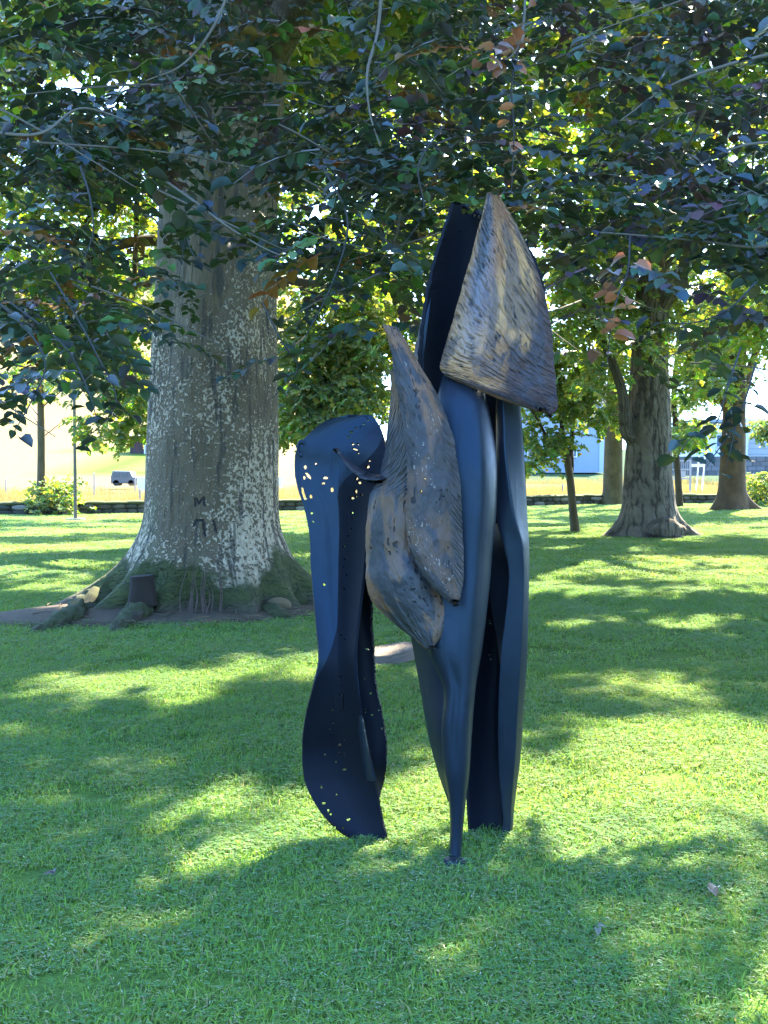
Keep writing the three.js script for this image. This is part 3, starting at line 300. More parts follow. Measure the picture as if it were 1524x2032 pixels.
// trunk surface: stations [height, centre x, centre z, radius], root lobes [angle, size, width]
function trunkGeo(stations, lobes, flare, nA, nH, H, flute = 0, seed = 1, vScale = 1 / H) {
  const pos = [], uv = [], idx = [], w = nA + 1;
  for (let j = 0; j <= nH; j++) { const h = H * (j / nH) ** 1.6; let k = 0; while (k < stations.length - 2 && stations[k + 1][0] < h) k++; const A = stations[k], B = stations[k + 1], t = sm(clamp((h - A[0]) / (B[0] - A[0]))), t1 = clamp((h - A[0]) / (B[0] - A[0])), cx = mix(A[1], B[1], t1), cz = mix(A[2], B[2], t1), r0 = mix(A[3], B[3], mix(t, t1, 0.6));
    for (let i = 0; i <= nA; i++) { const a = (i % nA) / nA * 2 * Math.PI; let r = r0; const f = clamp(1 - h / flare); for (const [la, amp, wd] of lobes) { let q = Math.abs(a - la); if (q > Math.PI) q = 2 * Math.PI - q; r += amp * f ** 2.6 * Math.exp(-((q / (wd * (0.75 + 0.9 * (1 - f)))) ** 2)); }
      r += 0.12 * r0 * f * f; r *= 1 + 0.05 * (fbm(i / nA * 9, h * 0.9, seed, 3, 9) - 0.5) + flute * Math.sin(a * 7 + 0.5 * h) * sstep(1.2, 3, h) + 0.05 * f * (fbm(i / nA * 24, h * 5, seed + 7, 3, 24) - 0.5);
      pos.push(cx + r * Math.cos(a), h - (j === 0 ? 0.06 : 0), cz + r * Math.sin(a)); uv.push(1 - i / nA, h * vScale); } }
  for (let j = 0; j < nH; j++) for (let i = 0; i < nA; i++) { const a = j * w + i; idx.push(a, a + w, a + 1, a + 1, a + w, a + w + 1); }
  const g = geoOf(pos, idx, uv), n = g.attributes.normal; for (let j = 0; j <= nH; j++) { const a = j * w, b = a + nA, x = n.getX(a) + n.getX(b), y = n.getY(a) + n.getY(b), z = n.getZ(a) + n.getZ(b), l = Math.hypot(x, y, z); n.setXYZ(a, x / l, y / l, z / l); n.setXYZ(b, x / l, y / l, z / l); } return g;
}

// ------------------------------------------------------------------ the copper beech
{
  const O = groundAt(425, 1200), D = -O.z, ppm = F / D, X = (px) => (px - 425) / ppm, T = 2 * Math.PI, deg = Math.PI / 180;
  const b = thing('copper_beech', 'old beech with thick pale spotted trunk and dark purple leaves, behind the sculpture', 'tree', O);
  const R = rngOf(99), P = (px, py, d) => at(px, py, d).sub(O);
  mesh('trunk', trunkGeo([[0, 0, 0, 0.84], [0.6, X(418), 0, 0.82], [1.2, X(421), 0, 0.775], [1.8, X(423), 0, 0.765], [2.4, X(425), 0, 0.74], [3.5, X(431), 0, 0.685], [4.7, X(437), 0, 0.67], [5.4, X(455), 0.0, 0.6], [6.2, X(495), 0, 0.46], [7.2, X(540), 0, 0.4], [9, X(575), 0, 0.34]],
    [[176 * deg, 1.0, 0.3], [138 * deg, 0.75, 0.2], [112 * deg, 0.38, 0.17], [62 * deg, 0.42, 0.24], [32 * deg, 0.4, 0.2], [5 * deg, 0.75, 0.22], [215 * deg, 0.6, 0.3], [270 * deg, 0.6, 0.3], [320 * deg, 0.6, 0.3]], 1.15, 220, 150, 9, 0.035, 5, 1 / BH), beechBark, b);
  const rootMap = tex(256, 512, (u, v) => { const n = fbm(u * 8, v * 6, 191, 5, 8), m = fbm(u * 5, v * 3, 193, 4, 5), f = noise(u * 60, v * 40, 195, 60); let c = mix3([0.022, 0.016, 0.01], [0.075, 0.055, 0.032], clamp(n + 0.4 * (f - 0.5))); c = mix3(c, [0.035, 0.04, 0.008], sstep(0.42, 0.58, m)); return mix3(c, [0.22, 0.17, 0.11], sstep(0.86, 0.93, f) * 0.6); }), rootM = std([1, 1, 1], 1, { map: rootMap, bumpMap: rootMap, bumpScale: 0.06 }), rootMoss = rootM;
  const G = (px, py, h) => groundAt(px, py, 0).sub(O).setY(h);
  const flatRoot = (pts, rr, m, sd) => { const g = taper(pts, rr, 60, 20, 0.7, sd), p = g.attributes.position; for (let i = 0; i < p.count; i++) p.setY(i, p.getY(i) * 0.9); g.computeVertexNormals(); return mesh('root', g, m, b); };
  flatRoot([V(-0.6, 0.3, 0.0), V(-1.0, 0.2, 0.1), G(190, 1210, 0.05), G(120, 1240, 0.01), G(45, 1262, -0.06)], [0.3, 0.24, 0.19, 0.13, 0.05], rootM, 3);
  flatRoot([V(-0.4, 0.4, 0.55), G(300, 1215, 0.1), G(255, 1238, 0.02), G(215, 1256, -0.06)], [0.28, 0.2, 0.13, 0.05], rootMoss, 5);
  flatRoot([V(0.5, 0.2, 0.1), V(0.95, 0.06, 0.3), G(610, 1188, 0.0), G(665, 1196, -0.06)], [0.26, 0.17, 0.12, 0.05], rootMoss, 6);
  flatRoot([V(0.35, 0.15, 0.5), G(520, 1212, 0.02), G(555, 1226, 0.0), G(590, 1232, -0.06)], [0.22, 0.15, 0.1, 0.05], rootMoss, 7);
  mesh('root_stump', (() => { const g = trunkGeo([[0, 0, 0, 0.15], [0.3, 0.01, 0, 0.14]], [[0.6, 0.03, 0.5], [2.4, 0.03, 0.5]], 0.3, 36, 14, 0.3, 0.05, 9); const cap = new THREE.CircleGeometry(0.14, 24); cap.rotateX(-Math.PI / 2); cap.translate(0.01, 0.3, 0); const n = mergeGeometries([g, cap]); n.rotateZ(0.08); n.scale(0.9, 0.9, 0.9); const q = at(284, 1192, D - 1.12).sub(O); n.translate(q.x, q.y, q.z); return n; })(), std([0.03, 0.02, 0.013], 1, { bumpMap: plainMap, bumpScale: 0.04 }), b);
  // limbs high on the trunk
  const limbs = [[[P(520, 120, D), P(640, -60, D - 1.5), P(800, -150, D - 4), P(1000, -160, D - 6.4)], [0.26, 0.2, 0.13, 0.06]], [[P(430, 330, D), P(360, 180, D - 0.5), P(330, 0, D - 1), P(280, -240, D - 1.6)], [0.28, 0.2, 0.17, 0.12]], [[P(480, 170, D), P(420, -20, D - 2), P(330, -120, D - 4), P(160, -160, D - 6)], [0.22, 0.17, 0.12, 0.05]], [[P(540, 20, D), P(700, -160, D - 2), P(1000, -260, D - 4.5), P(1400, -250, D - 6.5)], [0.22, 0.17, 0.12, 0.05]], [[P(540, 0, D), P(760, -120, D + 1), P(1000, -200, D + 2), P(1300, -260, D + 3)], [0.2, 0.16, 0.12, 0.06]]];
  limbs.forEach(([p, r], i) => mesh('limb', taper(p, r, 30, 10, 0.2, i), beechBark, b));
  // named branches in view with single leaves on them: [pixels and depth along it], radius, leaf tone kind, leaves
  const tones = { dark: [[0.028, 0.04, 0.032], [0.036, 0.04, 0.036], [0.026, 0.044, 0.03]], blue: [[0.04, 0.055, 0.075], [0.05, 0.05, 0.07], [0.035, 0.055, 0.065]], copper: [[0.48, 0.15, 0.045], [0.36, 0.11, 0.04], [0.55, 0.2, 0.07], [0.2, 0.075, 0.05]], green: [[0.05, 0.1, 0.03], [0.06, 0.09, 0.035]] };  // copper tones carry painted sunlight, blue ones painted sky sheen
  const mats = {}; for (const k in tones) mats[k] = tones[k].map((c) => new THREE.MeshPhysicalMaterial(k === 'copper' ? { color: col(...c), roughness: 1, transmission: 0.5, thickness: 0, clearcoat: 0.5, clearcoatRoughness: 0.35, side: THREE.DoubleSide } : { color: col(...c), roughness: 0.4, side: THREE.DoubleSide }));
  const leaves = [1, 2, 3, 4, 5].map((s) => { const g = leafGeo(1, 0.64 + 0.06 * (s % 3), 0.15 + 0.12 * s, 0.1 + 0.07 * s, [1, 1, 1], s); g.deleteAttribute('color'); return g; });
  const branches = [
    [[[760, -60, 5.2], [750, 60, 5.2], [728, 150, 5.1], [735, 230, 5.1], [755, 290, 5.05]], 0.009, 'blue', 14, 0.07],
    [[[1600, 470, 5.0], [1500, 490, 5.1], [1420, 482, 5.2], [1330, 472, 5.3], [1180, 460, 5.4]], 0.009, 'blue', 16, 0.07],
    [[[1250, 470, 5.2], [1245, 540, 5.0], [1225, 590, 4.9], [1212, 650, 4.85], [1205, 720, 4.85]], 0.005, 'copper', 26, 0.08],
    [[[1045, -40, 5.6], [1030, 90, 5.3], [1000, 120, 5.2], [965, 110, 5.1]], 0.007, 'copper', 24, 0.09],
    [[[1030, 90, 5.3], [1015, 170, 5.2], [1020, 260, 5.25], [1015, 380, 5.3]], 0.006, 'copper', 10, 0.07],
    [[[1470, 690, 4.6], [1440, 780, 4.5], [1420, 840, 4.45], [1370, 870, 4.45], [1345, 905, 4.4]], 0.004, 'dark', 15, 0.078],
    [[[1500, 720, 4.7], [1480, 790, 4.6], [1460, 845, 4.55], [1450, 890, 4.5], [1440, 930, 4.5]], 0.004, 'dark', 14, 0.078],
    [[[1460, 845, 4.55], [1420, 900, 4.5], [1400, 930, 4.5]], 0.003, 'dark', 5, 0.07],
    [[[-60, 560, 5.0], [40, 640, 4.9], [90, 720, 4.85], [60, 800, 4.8], [20, 870, 4.8]], 0.006, 'dark', 15, 0.078],
    [[[20, 600, 5.1], [130, 690, 5.0], [180, 790, 4.9], [200, 870, 4.9]], 0.005, 'dark', 14, 0.07],
    [[[100, 540, 5.1], [190, 700, 5.0], [230, 800, 5.0], [150, 890, 4.95]], 0.005, 'dark', 11, 0.075],
    [[[330, 360, 5.6], [400, 410, 5.5], [460, 455, 5.4], [540, 500, 5.4], [600, 520, 5.4]], 0.007, 'blue', 18, 0.07],
    [[[420, 540, 5.6], [380, 500, 5.5], [370, 470, 5.5], [350, 590, 5.6]], 0.005, 'blue', 9, 0.065],
    [[[640, 330, 5.4], [690, 440, 5.3], [660, 560, 5.3], [600, 680, 5.3]], 0.006, 'dark', 15, 0.07],
    [[[520, 600, 5.5], [560, 680, 5.4], [590, 730, 5.4], [540, 790, 5.4]], 0.005, 'dark', 9, 0.07],
    [[[-40, 260, 5.0], [80, 265, 5.0], [160, 215, 5.1], [280, 250, 5.2]], 0.009, 'blue', 15, 0.07],
    [[[460, -30, 5.2], [420, 60, 5.2], [360, 130, 5.2], [290, 160, 5.2]], 0.008, 'blue', 14, 0.07],
    [[[1560, 100, 4.8], [1440, 130, 4.9], [1330, 170, 5.0], [1230, 240, 5.1]], 0.009, 'blue', 16, 0.07],
    [[[1560, 280, 4.8], [1470, 290, 4.9], [1380, 330, 5.0], [1290, 370, 5.0]], 0.007, 'blue', 16, 0.075],
    [[[1500, 560, 4.8], [1450, 610, 4.8], [1380, 640, 4.9], [1300, 640, 5.0]], 0.005, 'dark', 12, 0.07],
    [[[880, 250, 5.3], [830, 330, 5.2], [840, 420, 5.2], [790, 500, 5.2]], 0.005, 'dark', 13, 0.068],
    [[[160, 330, 5.3], [180, 400, 5.2], [185, 460, 5.2], [165, 520, 5.2]], 0.006, 'blue', 8, 0.07],
  ];
  let used = 0;
  for (const [pts, r, kind, n, size] of branches) {
    const pp = pts.map(([x, y, d]) => P(x, y, d)), br = mesh('branch', taper(pp, [r, r * 0.75, r * 0.3], 20, 6, 0.3, n), r > 0.0065 ? twigM : twigDark, b), c = new THREE.CatmullRomCurve3(pp);
    for (let i = 0; i < n && used < 298; i++, used++) { const t = 0.15 + 0.85 * (i + R() * 0.6) / n, p = c.getPoint(Math.min(1, t)), tw = mats[R() < 0.75 ? kind : kind === 'copper' ? 'blue' : (R() < 0.75 ? 'dark' : 'green')], o = mesh('leaf', leaves[Math.floor(R() * 5)], tw[Math.floor(R() * tw.length)], br), s = size * (0.7 + 0.5 * R());
      p.add(V((R() - 0.5) * 0.12, (R() - 0.5) * 0.1, (R() - 0.5) * 0.12)); o.position.copy(p); o.rotation.set((R() - 0.5) * 1.3 + (kind === 'blue' ? 0.35 : 0.1), R() * 6.28, (R() - 0.6) * 0.7, 'YXZ'); o.scale.set(s, s, s); } }
  // the hanging foliage in view: clumps [px, py, rx, ry, sprays, nearest, farthest]
  const clumps = [
    [120, 120, 260, 210, 520, 5.4, 9.5], [400, 100, 170, 150, 340, 5.6, 9.5], [760, 140, 280, 230, 520, 5.4, 10], [1080, 160, 280, 240, 460, 5.6, 10], [1400, 170, 260, 260, 520, 5, 10],
    [100, 300, 200, 90, 200, 5.3, 9], [270, 285, 120, 55, 110, 5.5, 9], [600, 250, 50, 90, 60, 5.6, 9], [440, 260, 70, 40, 26, 5.6, 9], [680, 330, 150, 60, 120, 5.5, 9], [900, 340, 150, 90, 190, 5.6, 9], [1300, 420, 280, 130, 420, 5.2, 9.5], [1450, 560, 180, 100, 130, 5.2, 8],
    [90, 480, 150, 60, 90, 5.3, 8], [120, 640, 190, 60, 170, 5.5, 8.5], [60, 760, 110, 50, 26, 5.2, 7], [330, 600, 70, 80, 26, 6, 9], [450, 440, 130, 50, 60, 5.6, 8], [700, 460, 130, 80, 130, 5.5, 9], [720, 590, 120, 90, 90, 5.6, 9], [620, 690, 80, 60, 22, 5.8, 9],
    [800, 480, 100, 70, 60, 5.6, 8.5], [1110, 520, 80, 130, 90, 5.8, 9], [1180, 640, 110, 80, 40, 5.8, 9], [1400, 690, 120, 70, 36, 5.4, 8], [1480, 420, 120, 80, 100, 5, 7], [250, 500, 80, 60, 20, 5.6, 8],
  ];
  const items = [];
  const keepClear = (px, py) => Math.hypot((px - 215) / 95, (py - 140) / 55) < 1 ? 0.75 : Math.hypot((px - 850) / 60, (py - 380) / 30) < 1 ? 0.5 : Math.hypot((px - 500) / 90, (py - 150) / 190) < 1 ? 0.68 : Math.hypot((px - 430) / 110, (py - 400) / 170) < 1 ? 0.55 : 0;
  for (const [cx, cy, rx, ry, n0, d0, d1] of clumps) for (let i = 0, n = n0 * (cy < 200 ? 0.31 : 0.36); i < n; i++) { let x, y; do { x = R() * 2 - 1; y = R() * 2 - 1; } while (x * x + y * y > 1); const px = cx + x * rx, py = cy + y * ry, d = mix(d0, d1, R()), p = at(px, py, d); if (R() < keepClear(px, py)) continue; if (sunlit(p, 0.3)) continue;
    const right = sstep(700, 1300, px), bl = R() < 0.3 + 0.3 * right, pu = R() < 0.05 + 0.12 * right; const tone = pu ? [1.5, 0.85, 1.25] : bl ? [1.4, 1.5, 1.8] : R() < 0.07 ? [4.5, 1.7, 0.7] : R() < 0.12 ? [1.6, 2.2, 0.9] : [0.85, 1, 0.9];  // bluish tone paints sky sheen into the leaf colour, more often to the right
    items.push([p, R() * 6.28, (R() - 0.5) * 0.55, (R() - 0.6) * 0.55, 0.75 + 0.45 * R(), col(...tone)]); }
  // the rest of the crown, above the frame: it shades the lawn and leaves the gaps the sun comes through
  for (let i = 0; i < 13000; i++) { const gx = mix(-7, 7.5, R()), gz = mix(3, -14, R()), h = mix(5.2, 12, R()), p = V(gx + S.x * h / S.y, h, gz + S.z * h / S.y); if (h < 1.9 + 0.44 * -p.z) continue; if (Math.hypot(p.x + 2, p.z + 13.5) > 12.5) continue; if (sunlit(p, 0.5)) continue; items.push([p, R() * 6.28, (R() - 0.5) * 0.7, (R() - 0.7) * 0.6, 1.2 + 0.5 * R(), col(0.9, 1, 0.95)]); }
  scatter('foliage', copperSprays, copperLeafM, b, O, items);
  // twigs that carry the clumps
  const tw = []; for (const [cx, cy, rx, ry, n, d0, d1] of clumps) for (let i = 0; i < Math.min(5, 1 + n / 90); i++) { const x = cx + (R() * 2 - 1) * rx * 0.9, y = cy + (R() * 2 - 1) * ry * 0.8, d = mix(d0, d1, R()), l = 0.35 + 0.9 * R(), a = R() * 6.28, q = P(x, y, d), e = V(Math.cos(a) * l, -0.1 - 0.35 * R() * l, Math.sin(a) * l); tw.push(taper([q.clone().sub(e.clone().multiplyScalar(0.5)).add(V(0, 0.05, 0)), q.clone().add(V((R() - 0.5) * 0.1, 0.06 * R(), (R() - 0.5) * 0.1)), q.clone().add(e.multiplyScalar(0.5))], [0.007, 0.005, 0.002], 8, 5, 0.3, i)); }
  mesh('twigs', mergeGeometries(tw), twigM, b, 'stuff');
  soilAround(O);
}
function soilAround(O) { // bare earth and litter round the roots
  const R = rngOf(5), pos = [], idx = [], uv = [], n = 72, rings = 14; pos.push(O.x - 0.2, 0.1, O.z + 0.5); uv.push(0, 0);
  for (let j = 1; j <= rings; j++) for (let i = 0; i < n; i++) { const a = i / n * 6.2832, k = j / rings, rr = k * (1.5 + 0.45 * fbm(i / n * 8, 2, 5, 3, 8) + 1.0 * Math.exp(-(((a - 2.55) / 0.4) ** 2))); const x = O.x - 0.15 + rr * Math.cos(a), z = O.z + 0.1 + rr * Math.sin(a); pos.push(x, 0.1 * (1 - k) ** 0.7 + 0.03 * (noise(x * 4, z * 4, 6) - 0.5) * (1 - k) + (j === rings ? -0.02 : 0.012), z); uv.push(x, z); }
  for (let i = 0; i < n; i++) idx.push(0, 1 + (i + 1) % n, 1 + i); for (let j = 0; j < rings - 1; j++) for (let i = 0; i < n; i++) { const a = 1 + j * n + i, c = 1 + j * n + (i + 1) % n; idx.push(a, c, a + n, c, c + n, a + n); }
  const t = tex(256, 256, (u, v) => { const q = fbm(u * 16, v * 16, 8, 4, 16), r = noise(u * 70, v * 70, 4, 70); return mix3(mix3([0.03, 0.018, 0.007], [0.075, 0.047, 0.02], q), [0.13, 0.09, 0.04], sstep(0.86, 0.95, r)); });
  mesh('soil', geoOf(pos, idx, uv), std([1, 1, 1], 1, { map: t, bumpMap: t, bumpScale: 0.03 }), scene, 'structure');
  const tw = []; for (let i = 0; i < 45; i++) { const a = 0.2 + R() * 2.7, r = 1.05 + 1.3 * R(), x = O.x + r * Math.cos(a), z = O.z + r * Math.sin(a), l = 0.1 + 0.3 * R(), b = R() * 6.28; tw.push(taper([V(x, 0.06, z), V(x + l * 0.5 * Math.cos(b), 0.065 + 0.02 * R(), z + l * 0.5 * Math.sin(b)), V(x + l * Math.cos(b), 0.06, z + l * Math.sin(b))], [0.007, 0.004], 5, 4)); }
  tag(mesh('twig_litter', mergeGeometries(tw), std([0.12, 0.085, 0.05], 1)), 'dry fallen twigs scattered on bare soil round the beech roots', 'twigs', null, 'stuff');
  const sp = thing('trunk_sprouts', 'thin bare brown sprouts growing upright against the beech trunk base', 'sprouts', V(O.x + 0.05, 0, O.z + 1.15)); for (let i = 0; i < 14; i++) { const x = (R() - 0.5) * 0.45; mesh('stem', taper([V(x, 0, 0.1 * R()), V(x + (R() - 0.5) * 0.1, 0.25, 0.02), V(x + (R() - 0.5) * 0.2, 0.35 + 0.4 * R(), -0.05 + 0.2 * R())], [0.008, 0.005, 0.002], 8, 5), std([0.12, 0.075, 0.06], 1), sp); }
}

// ------------------------------------------------------------------ other trees
const leafTone = (R, warm) => col(...mix3(mix3([0.8, 1, 0.8], [1.5, 1.35, 0.9], R() * warm * 1.4), [0.55, 0.75, 0.9], R() * 0.5));
// blobs: crown lumps [px, py, depth, rx, ry, rz in metres, sprays]
function crown(t, O, blobs, scale, warm, seed, geos = greenSprays, gap = 0.9, shade) {
  const R = rngOf(seed), items = [];
  if (shade) { const [x0, x1, z0, z1, n] = shade; for (let i = 0; i < n; i++) { const gx = mix(x0, x1, R()), gz = mix(z0, z1, R()), h = mix(7, 15, R()), p = V(gx + S.x * h / S.y, h, gz + S.z * h / S.y); if (sunlit(p, 0.45) || nearLit(p, 0.8)) continue; const q = toPix(p); if (Math.hypot((q[0] - 215) / 110, (q[1] - 140) / 70) < 1) continue; items.push([p, R() * 6.28, (R() - 0.5) * 0.8, (R() - 0.6) * 0.7, 1.7 + 0.6 * R(), leafTone(R, warm)]); } }
  for (const [px, py, d, rx, ry, rz, n] of blobs) { const c = at(px, py, d); for (let i = 0; i < n; i++) { let x, y, z; do { x = R() * 2 - 1; y = R() * 2 - 1; z = R() * 2 - 1; } while (x * x + y * y + z * z > 1); const lumpy = 0.75 + 0.5 * noise(x * 3 + seed, y * 3, Math.floor(z * 3) + seed); const p = V(c.x + x * rx * lumpy, c.y + y * ry * lumpy, c.z + z * rz * lumpy); if (p.y < 0.5 || (sunlit(p, 0.3) && R() < gap) || nearLit(p, 0.6)) continue; items.push([p, R() * 6.28, (R() - 0.5) * 1.0, (R() - 0.65) * 1.0, scale * (0.75 + 0.5 * R()), leafTone(R, warm)]); } }
  scatter('crown', geos, greenLeafM, t, O, items);
}
function limbs(t, O, list, m) { list.forEach(([pts, r], i) => mesh('limb', taper(pts.map(([x, y, d]) => at(x, y, d).sub(O)), r, 24, 8, 0.25, i + 3), m, t)); }
{ // the furrowed tree on the right
  const O = groundAt(1288, 1064), D = -O.z, k = D / F, t = thing('furrowed_tree', 'stout tree with deeply furrowed grey bark right of the sculpture', 'tree', O), deg = Math.PI / 180;
  mesh('trunk', trunkGeo([[0, 0, 0, 0.64], [0.7, -1 * k, 0, 0.62], [1.5, -3 * k, 0, 0.56], [2.6, -2 * k, 0, 0.52], [4, -2 * k, 0, 0.44], [6, 4 * k, 0, 0.38], [14, 20 * k, 0, 0.2]], [[175 * deg, 0.5, 0.35], [110 * deg, 0.3, 0.2], [60 * deg, 0.4, 0.28], [5 * deg, 0.6, 0.3], [250 * deg, 0.4, 0.4], [310 * deg, 0.4, 0.3]], 0.95, 140, 110, 14, 0.015, 15, 1), oakBark, t);
  mesh('root_burl', (() => { const g = new THREE.IcosahedronGeometry(0.4, 3), p = g.attributes.position; for (let i = 0; i < p.count; i++) { const x = p.getX(i), y = p.getY(i), z = p.getZ(i), q = 0.75 + 0.6 * fbm(x * 5 + 3, y * 7 + z * 4, 8, 3); p.setXYZ(i, x * q * 1.1, y * q * 0.6 + 0.2, z * q * 0.6); } g.computeVertexNormals(); const q = at(1320, 1045, D - 0.75).sub(O); g.translate(q.x, 0, q.z); return g; })(), oakBark, t);
  limbs(t, O, [[[[1265, 880, D], [1245, 860, D - 0.3], [1235, 780, D - 0.5], [1180, 640, D - 1], [1100, 500, D - 2]], [0.22, 0.16, 0.12, 0.08, 0.05]], [[[1300, 640, D], [1380, 500, D - 1], [1480, 420, D - 2]], [0.2, 0.12, 0.05]], [[[1290, 560, D], [1200, 400, D + 1], [1080, 300, D + 1]], [0.2, 0.12, 0.05]]], oakBark);
  crown(t, O, [[1160, 640, D, 2.6, 1.5, 3, 700], [1300, 480, D, 4, 2.6, 3.5, 1200], [1450, 560, D, 2.6, 2, 3, 600], [1120, 400, D, 3.2, 3, 3.5, 900], [1250, 200, D, 5, 3, 4, 1200], [1480, 300, D, 3, 3, 4, 800], [1190, 780, D - 1, 1.0, 0.7, 1, 110], [1330, -100, D, 6, 3, 5, 1200], [1000, 150, D, 3.5, 3, 4, 900]], 1.35, 0.9, 301, greenSprays, 0.95, [0.5, 14, -4.5, -24, 8000]);
}
{
  const O = groundAt(1452, 1012), D = -O.z, t = thing('broad_brown_tree', 'brown barked tree with sunlit right edge near the wall, farthest right', 'tree', O), deg = Math.PI / 180;
  mesh('trunk', trunkGeo([[0, 0, 0, 0.56], [0.8, 0, 0, 0.52], [2, 0.02, 0, 0.47], [3.5, 0.05, 0, 0.43], [12, 0.3, 0, 0.2]], [[0, 0.7, 0.3], [100 * deg, 0.2, 0.4], [180 * deg, 0.25, 0.4], [300 * deg, 0.4, 0.4]], 1.1, 90, 70, 12, 0.02, 25, 1), brownBark, t);
  limbs(t, O, [[[[1455, 840, D], [1420, 760, D - 1], [1370, 680, D - 2]], [0.22, 0.14, 0.06]], [[[1456, 820, D], [1500, 700, D + 1], [1540, 600, D]], [0.22, 0.14, 0.06]]], brownBark);
  crown(t, O, [[1430, 760, D - 1, 2.2, 1, 2.5, 280], [1370, 680, D, 3, 2, 3, 700], [1500, 640, D, 3, 2.5, 3, 700], [1440, 450, D, 6, 4, 5, 1500], [1340, 860, D - 1, 1.4, 0.6, 1.5, 120], [1450, 100, D, 8, 5, 6, 1500]], 1.6, 0.9, 302, greenSprays, 0.95, [0, 22, -24, -40, 4600]);
}
{
  const O = groundAt(1216, 1001), D = -O.z, t = thing('smooth_tree', 'smooth olive trunked tree by the wall, half behind the furrowed tree', 'tree', O);
  mesh('trunk', trunkGeo([[0, 0, 0, 0.46], [1.5, 0, 0, 0.42], [4, 0.02, 0, 0.38], [12, 0.2, 0, 0.2]], [[0, 0.4, 0.3], [120 * Math.PI / 180, 0.25, 0.4], [3.3, 0.4, 0.4], [4.6, 0.3, 0.4]], 0.7, 80, 60, 12, 0, 26, 1), std([0.75, 0.72, 0.5], 0.95, { map: plainMap, bumpMap: plainMap, bumpScale: 0.015 }), t);
  crown(t, O, [[1190, 760, D, 2.4, 1.6, 3, 420], [1120, 640, D, 4, 3, 4, 900], [1260, 560, D, 4, 3, 4, 700], [1150, 300, D, 7, 5, 6, 1500]], 1.7, 0.9, 303);
}
{
  const O = groundAt(1347, 1006), D = -O.z, t = thing('slender_dark_tree', 'slender dark leaning trunk between the furrowed tree and the brown tree', 'tree', O);
  mesh('trunk', taper([[1349, 1008], [1346, 960], [1342, 900], [1340, 840], [1337, 780], [1345, 680], [1350, 560]].map(([x, y]) => at(x, y, D).sub(O)), [0.16, 0.13, 0.12, 0.1, 0.05], 30, 10, 0.15, 4), darkBark, t);
  crown(t, O, [[1330, 760, D, 1.8, 1.4, 1.8, 260], [1360, 850, D, 1.2, 0.6, 1.2, 110], [1345, 640, D, 2.2, 2, 2, 300]], 1.4, 1, 304);
}
{
  const O = groundAt(1141, 1056), D = -O.z, t = thing('forked_sapling', 'young forked tree with thin curved trunk just right of the sculpture', 'tree', O);
  mesh('trunk', taper([[1142, 1060], [1137, 1010], [1131, 950], [1126, 915], [1122, 890]].map(([x, y]) => at(x, y, D).sub(O)), [0.13, 0.1, 0.095, 0.1, 0.11], 30, 12, 0.12, 4), std([0.75, 0.75, 0.68], 0.95, { map: plainMap, bumpMap: plainMap, bumpScale: 0.015 }), t);
  limbs(t, O, [[[[1124, 905, D], [1105, 893, D - 0.2], [1085, 868, D - 0.5], [1068, 835, D - 0.7], [1045, 800, D - 0.8]], [0.06, 0.05, 0.04, 0.03, 0.015]], [[[1128, 905, D], [1134, 890, D], [1136, 850, D + 0.3], [1150, 780, D + 0.5]], [0.09, 0.07, 0.05, 0.02]], [[[1131, 960, D], [1136, 930, D + 0.15], [1134, 895, D + 0.2]], [0.03, 0.035, 0.05]], [[[1122, 890, D], [1115, 850, D + 0.2], [1110, 780, D]], [0.09, 0.05, 0.02]]], darkBark);
  crown(t, O, [[1075, 860, D - 0.5, 0.55, 0.55, 0.7, 70], [1065, 915, D - 0.5, 0.35, 0.22, 0.4, 26], [1100, 790, D, 0.9, 0.6, 0.9, 120], [1165, 800, D, 0.9, 0.6, 0.9, 130], [1190, 830, D - 0.4, 0.4, 0.25, 0.4, 26], [1125, 868, D - 0.6, 0.28, 0.16, 0.3, 24], [1080, 720, D, 1.2, 0.8, 1.2, 160], [1170, 700, D, 1.4, 0.9, 1.3, 200]], 1.1, 0.75, 305, greenSprays, 0.5);
}
